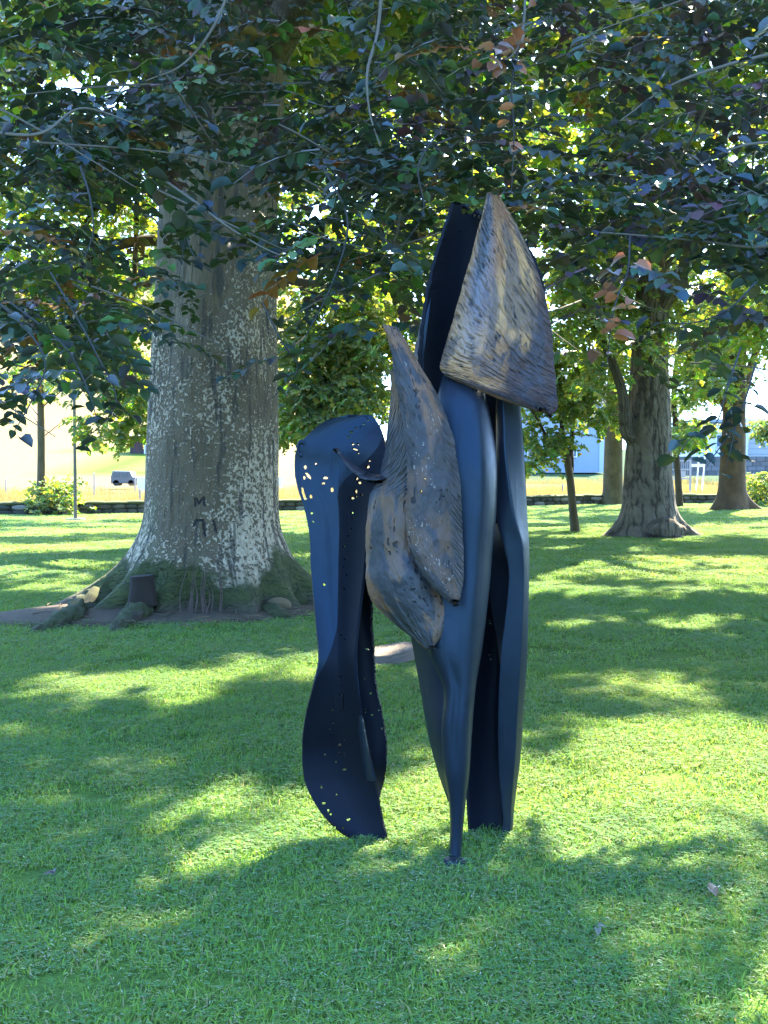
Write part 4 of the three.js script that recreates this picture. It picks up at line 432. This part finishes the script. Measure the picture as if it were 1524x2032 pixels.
{
  const O = groundAt(430, 1075), D = -O.z, t = thing('green_tree', 'broad green leaved tree behind the old beech, foliage glowing in sun', 'tree', O);
  mesh('trunk', trunkGeo([[0, 0, 0, 0.4], [2, 0, 0, 0.34], [8, 0.1, 0, 0.26], [13, 0.1, 0, 0.15]], [], 0.6, 50, 40, 13, 0, 27, 1), plainBark, t);
  limbs(t, O, [[[[430, 600, D], [560, 560, D - 1], [700, 600, D - 2.5], [760, 700, D - 3]], [0.2, 0.13, 0.08, 0.03]], [[[430, 560, D], [330, 480, D - 1], [200, 500, D - 2], [110, 560, D - 2]], [0.2, 0.13, 0.08, 0.03]], [[[430, 700, D], [600, 700, D - 2], [660, 780, D - 3]], [0.14, 0.08, 0.03]], [[[276, 300, D - 1], [272, 400, D - 1], [267, 540, D - 1], [262, 700, D - 1]], [0.07, 0.06, 0.05, 0.02]], [[[200, 400, D - 1], [150, 480, D - 1.4], [115, 590, D - 1.8]], [0.08, 0.05, 0.02]]], darkBark);
  crown(t, O, [[690, 690, D - 3, 1.2, 1.1, 1.2, 330], [620, 790, D - 3, 0.7, 0.6, 0.9, 130], [770, 600, D - 3, 1.0, 1.0, 1.2, 200], [760, 790, D - 2, 0.7, 0.5, 0.8, 110], [40, 600, D - 2, 1.2, 1.2, 1.5, 200], [640, 720, D - 2, 1.5, 1.3, 2, 420], [740, 720, D - 1, 1.4, 1.4, 2, 400], [650, 830, D - 2, 0.7, 0.4, 0.8, 70], [690, 540, D - 1, 2.2, 1.6, 2.5, 620], [640, 400, D, 2.2, 1.6, 2.5, 330], [820, 560, D, 1.6, 2, 2.5, 420], [560, 640, D - 2, 0.8, 1.4, 1.5, 160], [180, 560, D - 1, 2, 1.6, 2.5, 760], [90, 680, D - 1, 1.3, 0.7, 1.5, 160], [240, 640, D - 2, 0.9, 1.1, 1.2, 220], [215, 810, D - 2, 0.7, 0.5, 0.8, 80], [20, 500, D - 2, 1.2, 1.6, 1.5, 240], [100, 440, D, 2.4, 1.4, 2.5, 420], [230, 720, D - 1, 1.2, 1.0, 1.5, 220], [260, 840, D - 1, 0.6, 0.55, 0.8, 66], [200, 860, D - 1, 0.4, 0.4, 0.5, 28], [250, 400, D, 1.6, 1.2, 2, 260], [700, 200, D + 1, 4, 3, 4, 900], [900, 330, D + 2, 3, 3, 3, 700], [350, 180, D + 1, 3, 2, 3, 420], [60, 250, D + 1, 2.5, 2.5, 3, 330], [500, -100, D, 7, 3, 5, 1500]].map((q) => [...q.slice(0, 6), q[6] * 1.7]), 1.2, 1.2, 306, greenSprays, 0.95, [-13, 2.5, -4.5, -36, 13500]);
  crown(t, O, [[610, 800, D - 3, 0.6, 0.55, 0.8, 90], [650, 850, D - 3, 0.55, 0.32, 0.7, 60], [715, 790, D - 3, 0.55, 0.5, 0.8, 80], [590, 690, D - 3, 0.6, 0.9, 0.9, 130], [660, 640, D - 3, 0.9, 0.9, 1, 190], [740, 650, D - 3, 0.9, 0.9, 1, 170], [580, 860, D - 2, 0.3, 0.3, 0.4, 26], [150, 560, D - 2, 1.1, 0.8, 1.2, 190], [235, 640, D - 2, 0.7, 0.9, 1, 160], [250, 760, D - 2, 0.5, 0.6, 0.8, 80], [160, 690, D - 2, 0.7, 0.5, 0.8, 80], [50, 590, D - 2, 0.8, 0.7, 1, 110], [210, 400, D - 1, 1.1, 0.6, 1, 110], [180, 850, D - 2, 0.35, 0.25, 0.4, 24]], 1.1, 0.9, 316, greenSprays, 0);
}
{
  const O = groundAt(82, 1022), D = -O.z, t = thing('young_tree', 'straight young tree in front of the wall at the far left', 'tree', O);
  mesh('trunk', taper([[82, 1024], [82, 960], [82, 880], [81, 800], [80, 660], [80, 480]].map(([x, y]) => at(x, y, D).sub(O)), [0.19, 0.14, 0.125, 0.11, 0.06], 30, 12, 0.12, 4), std([0.8, 0.78, 0.7], 0.95, { map: plainMap, bumpMap: plainMap, bumpScale: 0.015 }), t);
  const R = rngOf(8), list = []; for (let i = 0; i < 16; i++) { const y = 560 + i * 20, a = R() * 6.28, l = 30 + 70 * R(); list.push([[[81, y + 10, D], [81 + Math.cos(a) * l * 0.5, y - 15, D + Math.sin(a)], [81 + Math.cos(a) * l, y - 40, D + 2 * Math.sin(a)]], [0.035, 0.02, 0.008]]); } limbs(t, O, list, std([0.25, 0.13, 0.1], 0.9));
  crown(t, O, [[80, 620, D, 2.2, 1.6, 2.2, 260], [40, 760, D, 1.2, 0.8, 1.2, 70], [130, 760, D, 1.2, 0.7, 1.2, 60]], 1.3, 1.2, 307);
}
for (const [x, z, lab, sd] of [[-13, -4, 'added tree out of view to the left of the sculpture, darkens its reflections', 601], [14, -3, 'added tree out of view to the right of the sculpture, darkens its reflections', 602]]) {  // unseen trees added to darken what the bronze mirrors
  const O = V(x, 0, z), t = thing('added_tree', lab, 'tree', O), R = rngOf(sd), items = []; mesh('trunk', trunkGeo([[0, 0, 0, 0.5], [2, 0, 0, 0.42], [9, 0.2, 0, 0.2]], [[1, 0.3, 0.4], [3, 0.3, 0.4], [5, 0.3, 0.4]], 0.8, 40, 30, 9, 0, sd, 1), plainBark, t);
  for (let i = 0; i < 2600; i++) { const a = R() * 6.28, b = Math.acos(2 * R() - 1), r = 5.5 * Math.cbrt(R()) * (0.8 + 0.4 * noise(a * 2, b * 3, sd)), p = V(x + r * Math.sin(b) * Math.cos(a), 5.2 + 0.75 * r * Math.cos(b), z + r * Math.sin(b) * Math.sin(a)); if (sunlit(p, 0.5)) continue; items.push([p, R() * 6.28, (R() - 0.5), R() - 0.65, 1.7 + 0.6 * R(), leafTone(R, 0.6)]); }
  scatter('crown', greenSprays, greenLeafM, t, O, items);
}
{ // shrubs
  const bush = (px, py, d, rx, ry, n, label, seed, warm) => { const O = groundAt(px, py); O.z = -d; O.x = (px - CX) / F * d; const t = thing('shrub', label, 'shrub', O), R = rngOf(seed); for (let i = 0; i < 7; i++) { const a = R() * 6.28; mesh('stem', taper([V(0, 0, 0), V(Math.cos(a) * rx * 0.3, ry, Math.sin(a) * rx * 0.3), V(Math.cos(a) * rx * 0.7, ry * 1.6, Math.sin(a) * rx * 0.6)], [0.02, 0.014, 0.005], 8, 5), twigDark, t); }
    const items = []; for (let i = 0; i < n; i++) { const a = R() * 6.28, r = Math.sqrt(R()), h = R(); const p = V(O.x + Math.cos(a) * r * rx * (1.1 - 0.4 * h), 0.1 + h * ry * 2 * (1 - 0.25 * r), O.z + Math.sin(a) * r * rx); items.push([p, R() * 6.28, (R() - 0.5) * 1.4, (R() - 0.4) * 1.4, 1.0 + 0.4 * R(), leafTone(R, warm)]); } scatter('foliage', greenSprays, greenLeafM, t, O, items); };
  bush(112, 1018, 38.4, 0.95, 0.62, 170, 'leafy green shrub between the young tree and the thin post', 401, 0.9); bush(1512, 1005, 47, 0.9, 0.7, 150, 'yellow green sunlit shrub at the right end of the wall', 402, 1.5);
}
// distant trees and hedge behind the houses
{ const O = at(1535, 905, 105); O.y = fieldH(O.x, O.z); const t = thing('garden_tree', 'small rounded green tree beside the white house far right', 'tree', O); mesh('trunk', taper([V(0, 0, 0), V(0, 1.5, 0), V(0.1, 3, 0)], [0.15, 0.12, 0.05], 10, 8), darkBark, t); crown(t, O, [[1528, 850, 105, 1.5, 1.2, 1.4, 240]], 2.2, 1, 501, greenSprays, 0); }

// ------------------------------------------------------------------ buildings and small things far behind
{
  const white = std([0.7, 0.68, 0.64], 0.8), blue = std([0.27, 0.31, 0.37], 0.85), glass = new THREE.MeshStandardMaterial({ color: col(0.03, 0.04, 0.05), roughness: 0.12 }), slate = std([0.1, 0.1, 0.11], 0.9), grey = std([0.3, 0.31, 0.33], 0.9), shutterM = std([0.16, 0.2, 0.28], 0.8);
  const rect = (x0, x1, y0, y1, d) => { const a = at(x0, y1, d), b = at(x1, y0, d); return [a.x, b.x, a.y, b.y]; };
  const window_ = (parent, O, x0, x1, y0, y1, d, fr = white) => { const [a, b, c, e] = rect(x0, x1, y0, y1, d), w = b - a, h = e - c, fm = 0.09; const f = mesh('window', mergeGeometries([box(w, fm, 0.12, 0, h / 2 - fm / 2), box(w, fm, 0.12, 0, -h / 2 + fm / 2), box(fm, h - 2 * fm, 0.12, -w / 2 + fm / 2), box(fm, h - 2 * fm, 0.12, w / 2 - fm / 2)]), fr, parent); f.position.set((a + b) / 2 - O.x, (c + e) / 2 - O.y, -d + 0.07 - O.z); mesh('pane', box(w - 2 * fm, h - 2 * fm, 0.02, 0, 0, 0), glass, f); const n = Math.max(4, Math.round(h / 0.12)); for (let i = 0; i < n; i++) { const s = mesh('slat', box(w - 2 * fm - 0.01, h / n * 0.55, 0.03), shutterM, f); s.position.set(0, -h / 2 + fm + (h - 2 * fm) * (i + 0.5) / n, 0.035); s.rotation.x = 0.5; } return f; };
  { const d = 84, [x0, x1, y0, y1] = rect(930, 1203, 800, 938, d), O = V((x0 + x1) / 2, y0, -d - 3), t = thing('blue_house', 'pale blue house with slatted windows beyond the field, behind the forked sapling', 'house', O), w = x1 - x0, h = y1 - y0;
    mesh('wall', box(w, h, 6, 0, h / 2, 0), blue, t); mesh('corner_trim', box(0.5, h, 0.06, w / 2 - 0.25, h / 2, 3.03), std([0.42, 0.45, 0.5], 0.8), t); mesh('plinth', box(w + 0.06, 0.2, 6.06, 0, 0.1, 0), grey, t);
    const sh = new THREE.Shape([new THREE.Vector2(-3.4, 0), new THREE.Vector2(3.4, 0), new THREE.Vector2(0, 2.4)]), rg = new THREE.ExtrudeGeometry(sh, { depth: w + 0.8, bevelEnabled: false }); rg.rotateY(Math.PI / 2); rg.translate(-(w + 0.8) / 2, h, 0); mesh('roof', rg, slate, t);
    window_(t, O, 1098, 1116, 874, 908, d); window_(t, O, 1136, 1145, 884, 908, d); window_(t, O, 1046, 1064, 874, 908, d); }
  { const d = 110, [x0, x1, y0, y1] = rect(1382, 1620, 838, 915, d), O = V((x0 + x1) / 2, y0, -d - 4), t = thing('white_house', 'white house with grey garage door far right beyond the field', 'house', O), w = x1 - x0, h = y1 - y0;
    mesh('wall', box(w, h, 8, 0, h / 2, 0), white, t); mesh('roof', box(w + 0.8, 0.3, 9, 0, h + 0.15, 0), grey, t);
    const [a, b, c, e] = rect(1485, 1545, 868, 912, d), g = mesh('garage_door', box(b - a, e - c, 0.1, (a + b) / 2 - O.x, (c + e) / 2 - O.y, 4.05), std([0.42, 0.4, 0.4], 0.8), t); for (let i = 1; i < 4; i++) mesh('panel_rib', box(b - a - 0.1, 0.04, 0.03, (a + b) / 2 - O.x, c - O.y + (e - c) * i / 4, 4.115), grey, g);
    const [p, q, r, s] = rect(1478, 1484, 830, 912, d - 1.2); mesh('post', box(q - p, s - r, 0.25, (p + q) / 2 - O.x, (r + s) / 2 - O.y, 5.2), white, t); mesh('gutter', box(w, 0.14, 0.16, 0, h - 0.1, 4.09), grey, t); window_(t, O, 1420, 1446, 862, 888, d); }
  { const d = 72, [x0, x1, y0, y1] = rect(1300, 1620, 906, 944, d), O = V((x0 + x1) / 2, y0, -d), t = thing('block_wall', 'grey concrete block wall at the far right edge of the field', 'wall', O), R = rngOf(6), bw = (x1 - x0) / 18, bh = (y1 - y0) / 4, bm = [0.1, 0.12, 0.14].map((v) => std([v, v, v * 1.02], 0.9)); mesh('mortar', box(x1 - x0, y1 - y0, 0.18, 0, (y1 - y0) / 2, 0), std([0.08, 0.08, 0.08], 1), t); const g = box(bw - 0.03, bh - 0.03, 0.05); for (let j = 0; j < 4; j++) for (let i = 0; i < 18; i++) { const m = mesh('block', g, bm[Math.floor(R() * 3)], t); m.position.set(-(x1 - x0) / 2 + (i + 0.5 + (j % 2 ? 0.25 : -0.25) * 0.9) * bw, (j + 0.5) * bh, 0.1); } }
  { const d = 58, [x0, x1, y0, y1] = rect(1326, 1372, 912, 988, d), O = V((x0 + x1) / 2, y0, -d), gw = std([0.34, 0.34, 0.35], 0.8), t = thing('white_gate', 'white framed wire gate in the field behind the slender dark trunk', 'gate', O), w = x1 - x0, h = y1 - y0; for (const s of [-1, 1]) mesh('post', box(0.09, h, 0.09, s * (w / 2 - 0.05), h / 2, 0), gw, t); for (const y of [0.5, 0.97, 0.74]) mesh('rail', box(w - 0.2, 0.07, 0.06, 0, h * y, 0), gw, t); const bars = []; for (let i = 1; i < 12; i++) bars.push(box(0.018, h * 0.45, 0.018, -w / 2 + w * i / 12, h * 0.735, 0)); mesh('wire_mesh', mergeGeometries(bars), grey, t); mesh('panel', box(w * 0.35, 0.32, 0.03, w * 0.05, h * 0.62, 0.05), gw, t); }
  { const d = 60, O = at(1390, 960, d); O.y = fieldH(O.x, O.z); const t = thing('leaning_poles', 'pair of leaning white poles joined by a board in the far field', 'poles', O); for (const s of [-0.16, 0.16]) mesh('pole', taper([V(s - 0.1, -0.1, 0), V(s, 1.0, 0), V(s + 0.06, 2.0, 0)], [0.045, 0.045], 8, 8), white, t); mesh('board', box(0.7, 0.16, 0.03, -0.25, 1.45, 0.06), white, t); }
  { const d = 95, [x0, x1, y0, y1] = rect(258, 312, 866, 922, d), O = V((x0 + x1) / 2, y0, -d - 1.5), t = thing('wooden_shed', 'dark brown wooden shed with pale door on the rise, left of the beech', 'shed', O), w = x1 - x0, h = y1 - y0; mesh('wall', box(w, h, 3, 0, h / 2, 0), std([0.06, 0.035, 0.03], 0.9), t); const n = 9; for (let i = 0; i < n; i++) mesh('plank', box(w / n - 0.03, h - 0.02, 0.05, -w / 2 + (i + 0.5) * w / n, h / 2, 1.53), std([0.07 + 0.01 * (i % 3), 0.042, 0.036], 0.9), t); const dr = mesh('door', box(0.75, h * 0.72, 0.07, 0.55, h * 0.38, 1.6), std([0.5, 0.42, 0.4], 0.8), t); mesh('door_frame', mergeGeometries([box(0.1, h * 0.78, 0.1, 0.12, h * 0.39, 1.62), box(0.1, h * 0.78, 0.1, 0.98, h * 0.39, 1.62), box(0.96, 0.1, 0.1, 0.55, h * 0.81, 1.62)]), white, dr); const rf = box(w + 0.5, 0.12, 3.6, 0, h + 0.2, 0); rf.rotateX(0.12); mesh('roof', rf, slate, t); }
  { const d = 66, O = at(248, 968, d); O.y = fieldH(O.x, O.z); const t = thing('parked_car', 'small grey vehicle with dark windows parked beyond the field fence', 'car', O), sh = new THREE.Shape([[-1.1, 0.3], [1.2, 0.3], [1.25, 0.75], [0.85, 0.82], [0.6, 1.35], [-0.95, 1.38], [-1.12, 0.85]].map(([x, y]) => new THREE.Vector2(x * 0.62, y * 0.62))), g = new THREE.ExtrudeGeometry(sh, { depth: 0.85, bevelEnabled: true, bevelSize: 0.04, bevelThickness: 0.04, bevelSegments: 2 }); g.translate(0, 0, -0.42); mesh('body', g, new THREE.MeshPhysicalMaterial({ color: col(0.085, 0.09, 0.095), roughness: 0.5, metalness: 0.2 }), t); for (const x of [-0.36, 0.12]) mesh('side_window', box(0.38, 0.24, 0.03, x, 0.66, 0.475), glass, t); for (const x of [-0.42, 0.46]) for (const z of [-0.4, 0.4]) { const wg = new THREE.CylinderGeometry(0.18, 0.18, 0.14, 20); wg.rotateX(Math.PI / 2); wg.translate(x, 0.18, z); mesh('wheel', wg, std([0.02, 0.02, 0.02], 0.8), t); } }
  { const d = 62, [x0, x1, y0, y1] = rect(272, 560, 949, 970, d), O = V((x0 + x1) / 2, y0 - 0.2, -d - 0.15), t = thing('white_garden_wall', 'low white rendered wall beyond the field, behind the beech trunk', 'wall', O), w = x1 - x0, h = y1 - y0 + 0.2; mesh('panel', box(w, h, 0.25, 0, h / 2, 0), white, t); mesh('coping', box(w + 0.1, 0.06, 0.34, 0, h + 0.03, 0), white, t); }
  const postM = std([0.3, 0.27, 0.24], 0.9); for (const [x, y0, y1, d, lab] of [[12, 952, 976, 52, 'short fence post in dry field left of the young tree'], [187, 940, 972, 52, 'grey fence post in dry field right of the shrub'], [268, 938, 962, 58, 'tall thin fence post beside the parked grey vehicle'], [278, 972, 1000, 46, 'short fence post just behind the wall beside the beech'], [1116, 962, 988, 56, 'small fence post in dry field left of forked sapling']]) { const a = at(x, y1, d), b = at(x, y0, d), y = fieldH(a.x, a.z) - 0.05, h = b.y - y; const t = thing('fence_post', lab, 'post', V(a.x, y, a.z)); mesh('shaft', new THREE.CylinderGeometry(0.035, 0.045, h, 8).translate(0, h / 2, 0), postM, t); mesh('cap', new THREE.ConeGeometry(0.045, 0.06, 8).translate(0, h + 0.03, 0), postM, t); }
  { const O = groundAt(150, 1032), d = -O.z, h = at(150, 770, d).y, t = thing('thin_post', 'thin straight grey post on a flat base right of the shrub', 'post', O); mesh('shaft', new THREE.CylinderGeometry(0.045, 0.055, h, 12).translate(0, h / 2, 0), std([0.13, 0.105, 0.08], 0.8), t); mesh('base_plate', new THREE.CylinderGeometry(0.28, 0.32, 0.06, 20).translate(0, 0.03, 0), std([0.12, 0.12, 0.11], 0.9), t); }
}
// ------------------------------------------------------------------ small things on the lawn
{
  const O = groundAt(778, 1309), t = thing('flat_stone', 'flat pale weathered slab set in the lawn behind the sculpture', 'slab', O), tx = tex(256, 256, (u, v) => { const n = fbm(u * 4, v * 22, 8, 4), k = noise(u * 6, v * 40, 9); return mix3([0.04, 0.03, 0.022], [0.2, 0.14, 0.1], clamp(n * 0.8 + 0.5 * k - 0.15)); });
  const g = new THREE.CylinderGeometry(0.2, 0.23, 0.08, 22, 3), p = g.attributes.position; for (let i = 0; i < p.count; i++) { const a = Math.atan2(p.getZ(i), p.getX(i)), k = 1 + 0.3 * (noise(Math.cos(a) * 2 + 5, Math.sin(a) * 2 + 5, 4) - 0.5); p.setXYZ(i, p.getX(i) * k * 1.1, p.getY(i) + 0.02 * Math.sin(p.getX(i) * 9), p.getZ(i) * k * 1.5); } g.computeVertexNormals(); g.translate(0, 0.05, 0); mesh('slab', g, std([1, 1, 1], 0.9, { map: tx, bumpMap: tx, bumpScale: 0.02 }), t);
  const b = new THREE.IcosahedronGeometry(0.1, 3), q = b.attributes.position; for (let i = 0; i < q.count; i++) { const v = V(q.getX(i), q.getY(i), q.getZ(i)), k = 0.8 + 0.5 * fbm(v.x * 6 + 4, v.y * 6 + v.z * 5, 3, 3); q.setXYZ(i, v.x * k * 1.35, v.y * k * 0.85, v.z * k); } b.computeVertexNormals(); const rp = groundAt(552, 1216); b.translate(rp.x, 0.08, rp.z); tag(mesh('boulder', b, std([0.14, 0.095, 0.045], 0.95, { bumpMap: tx, bumpScale: 0.02 })), 'rounded tan stone lying at the right foot of the beech', 'stone');
  const R = rngOf(44); for (const [x, y, c, lab, s] of [[1410, 1772, [0.2, 0.12, 0.03], 'curled yellow brown fallen leaf on the grass at lower right', 0.07], [108, 1735, [0.16, 0.07, 0.05], 'reddish brown fallen leaf on the grass at far left', 0.045], [1186, 1842, [0.2, 0.19, 0.12], 'pale dry fallen leaf on the foreground grass, lower right of foot', 0.04]]) { const t2 = thing('fallen_leaf', lab, 'leaf', groundAt(x, y, 0.035)); for (let i = 0; i < 2; i++) { const g2 = leafGeo(s * (1 - 0.3 * i), s * 0.6, 0.9, 0.5, c.map((k) => k * (1 - 0.25 * i)), i + x); const o = mesh(i ? 'curled_lobe' : 'blade', g2, greenLeafM, t2); o.rotation.set(0.4 * (R() - 0.5), R() * 6, 0.3); o.position.y = 0.006 * i; } }
}
renderer.render(scene, camera);
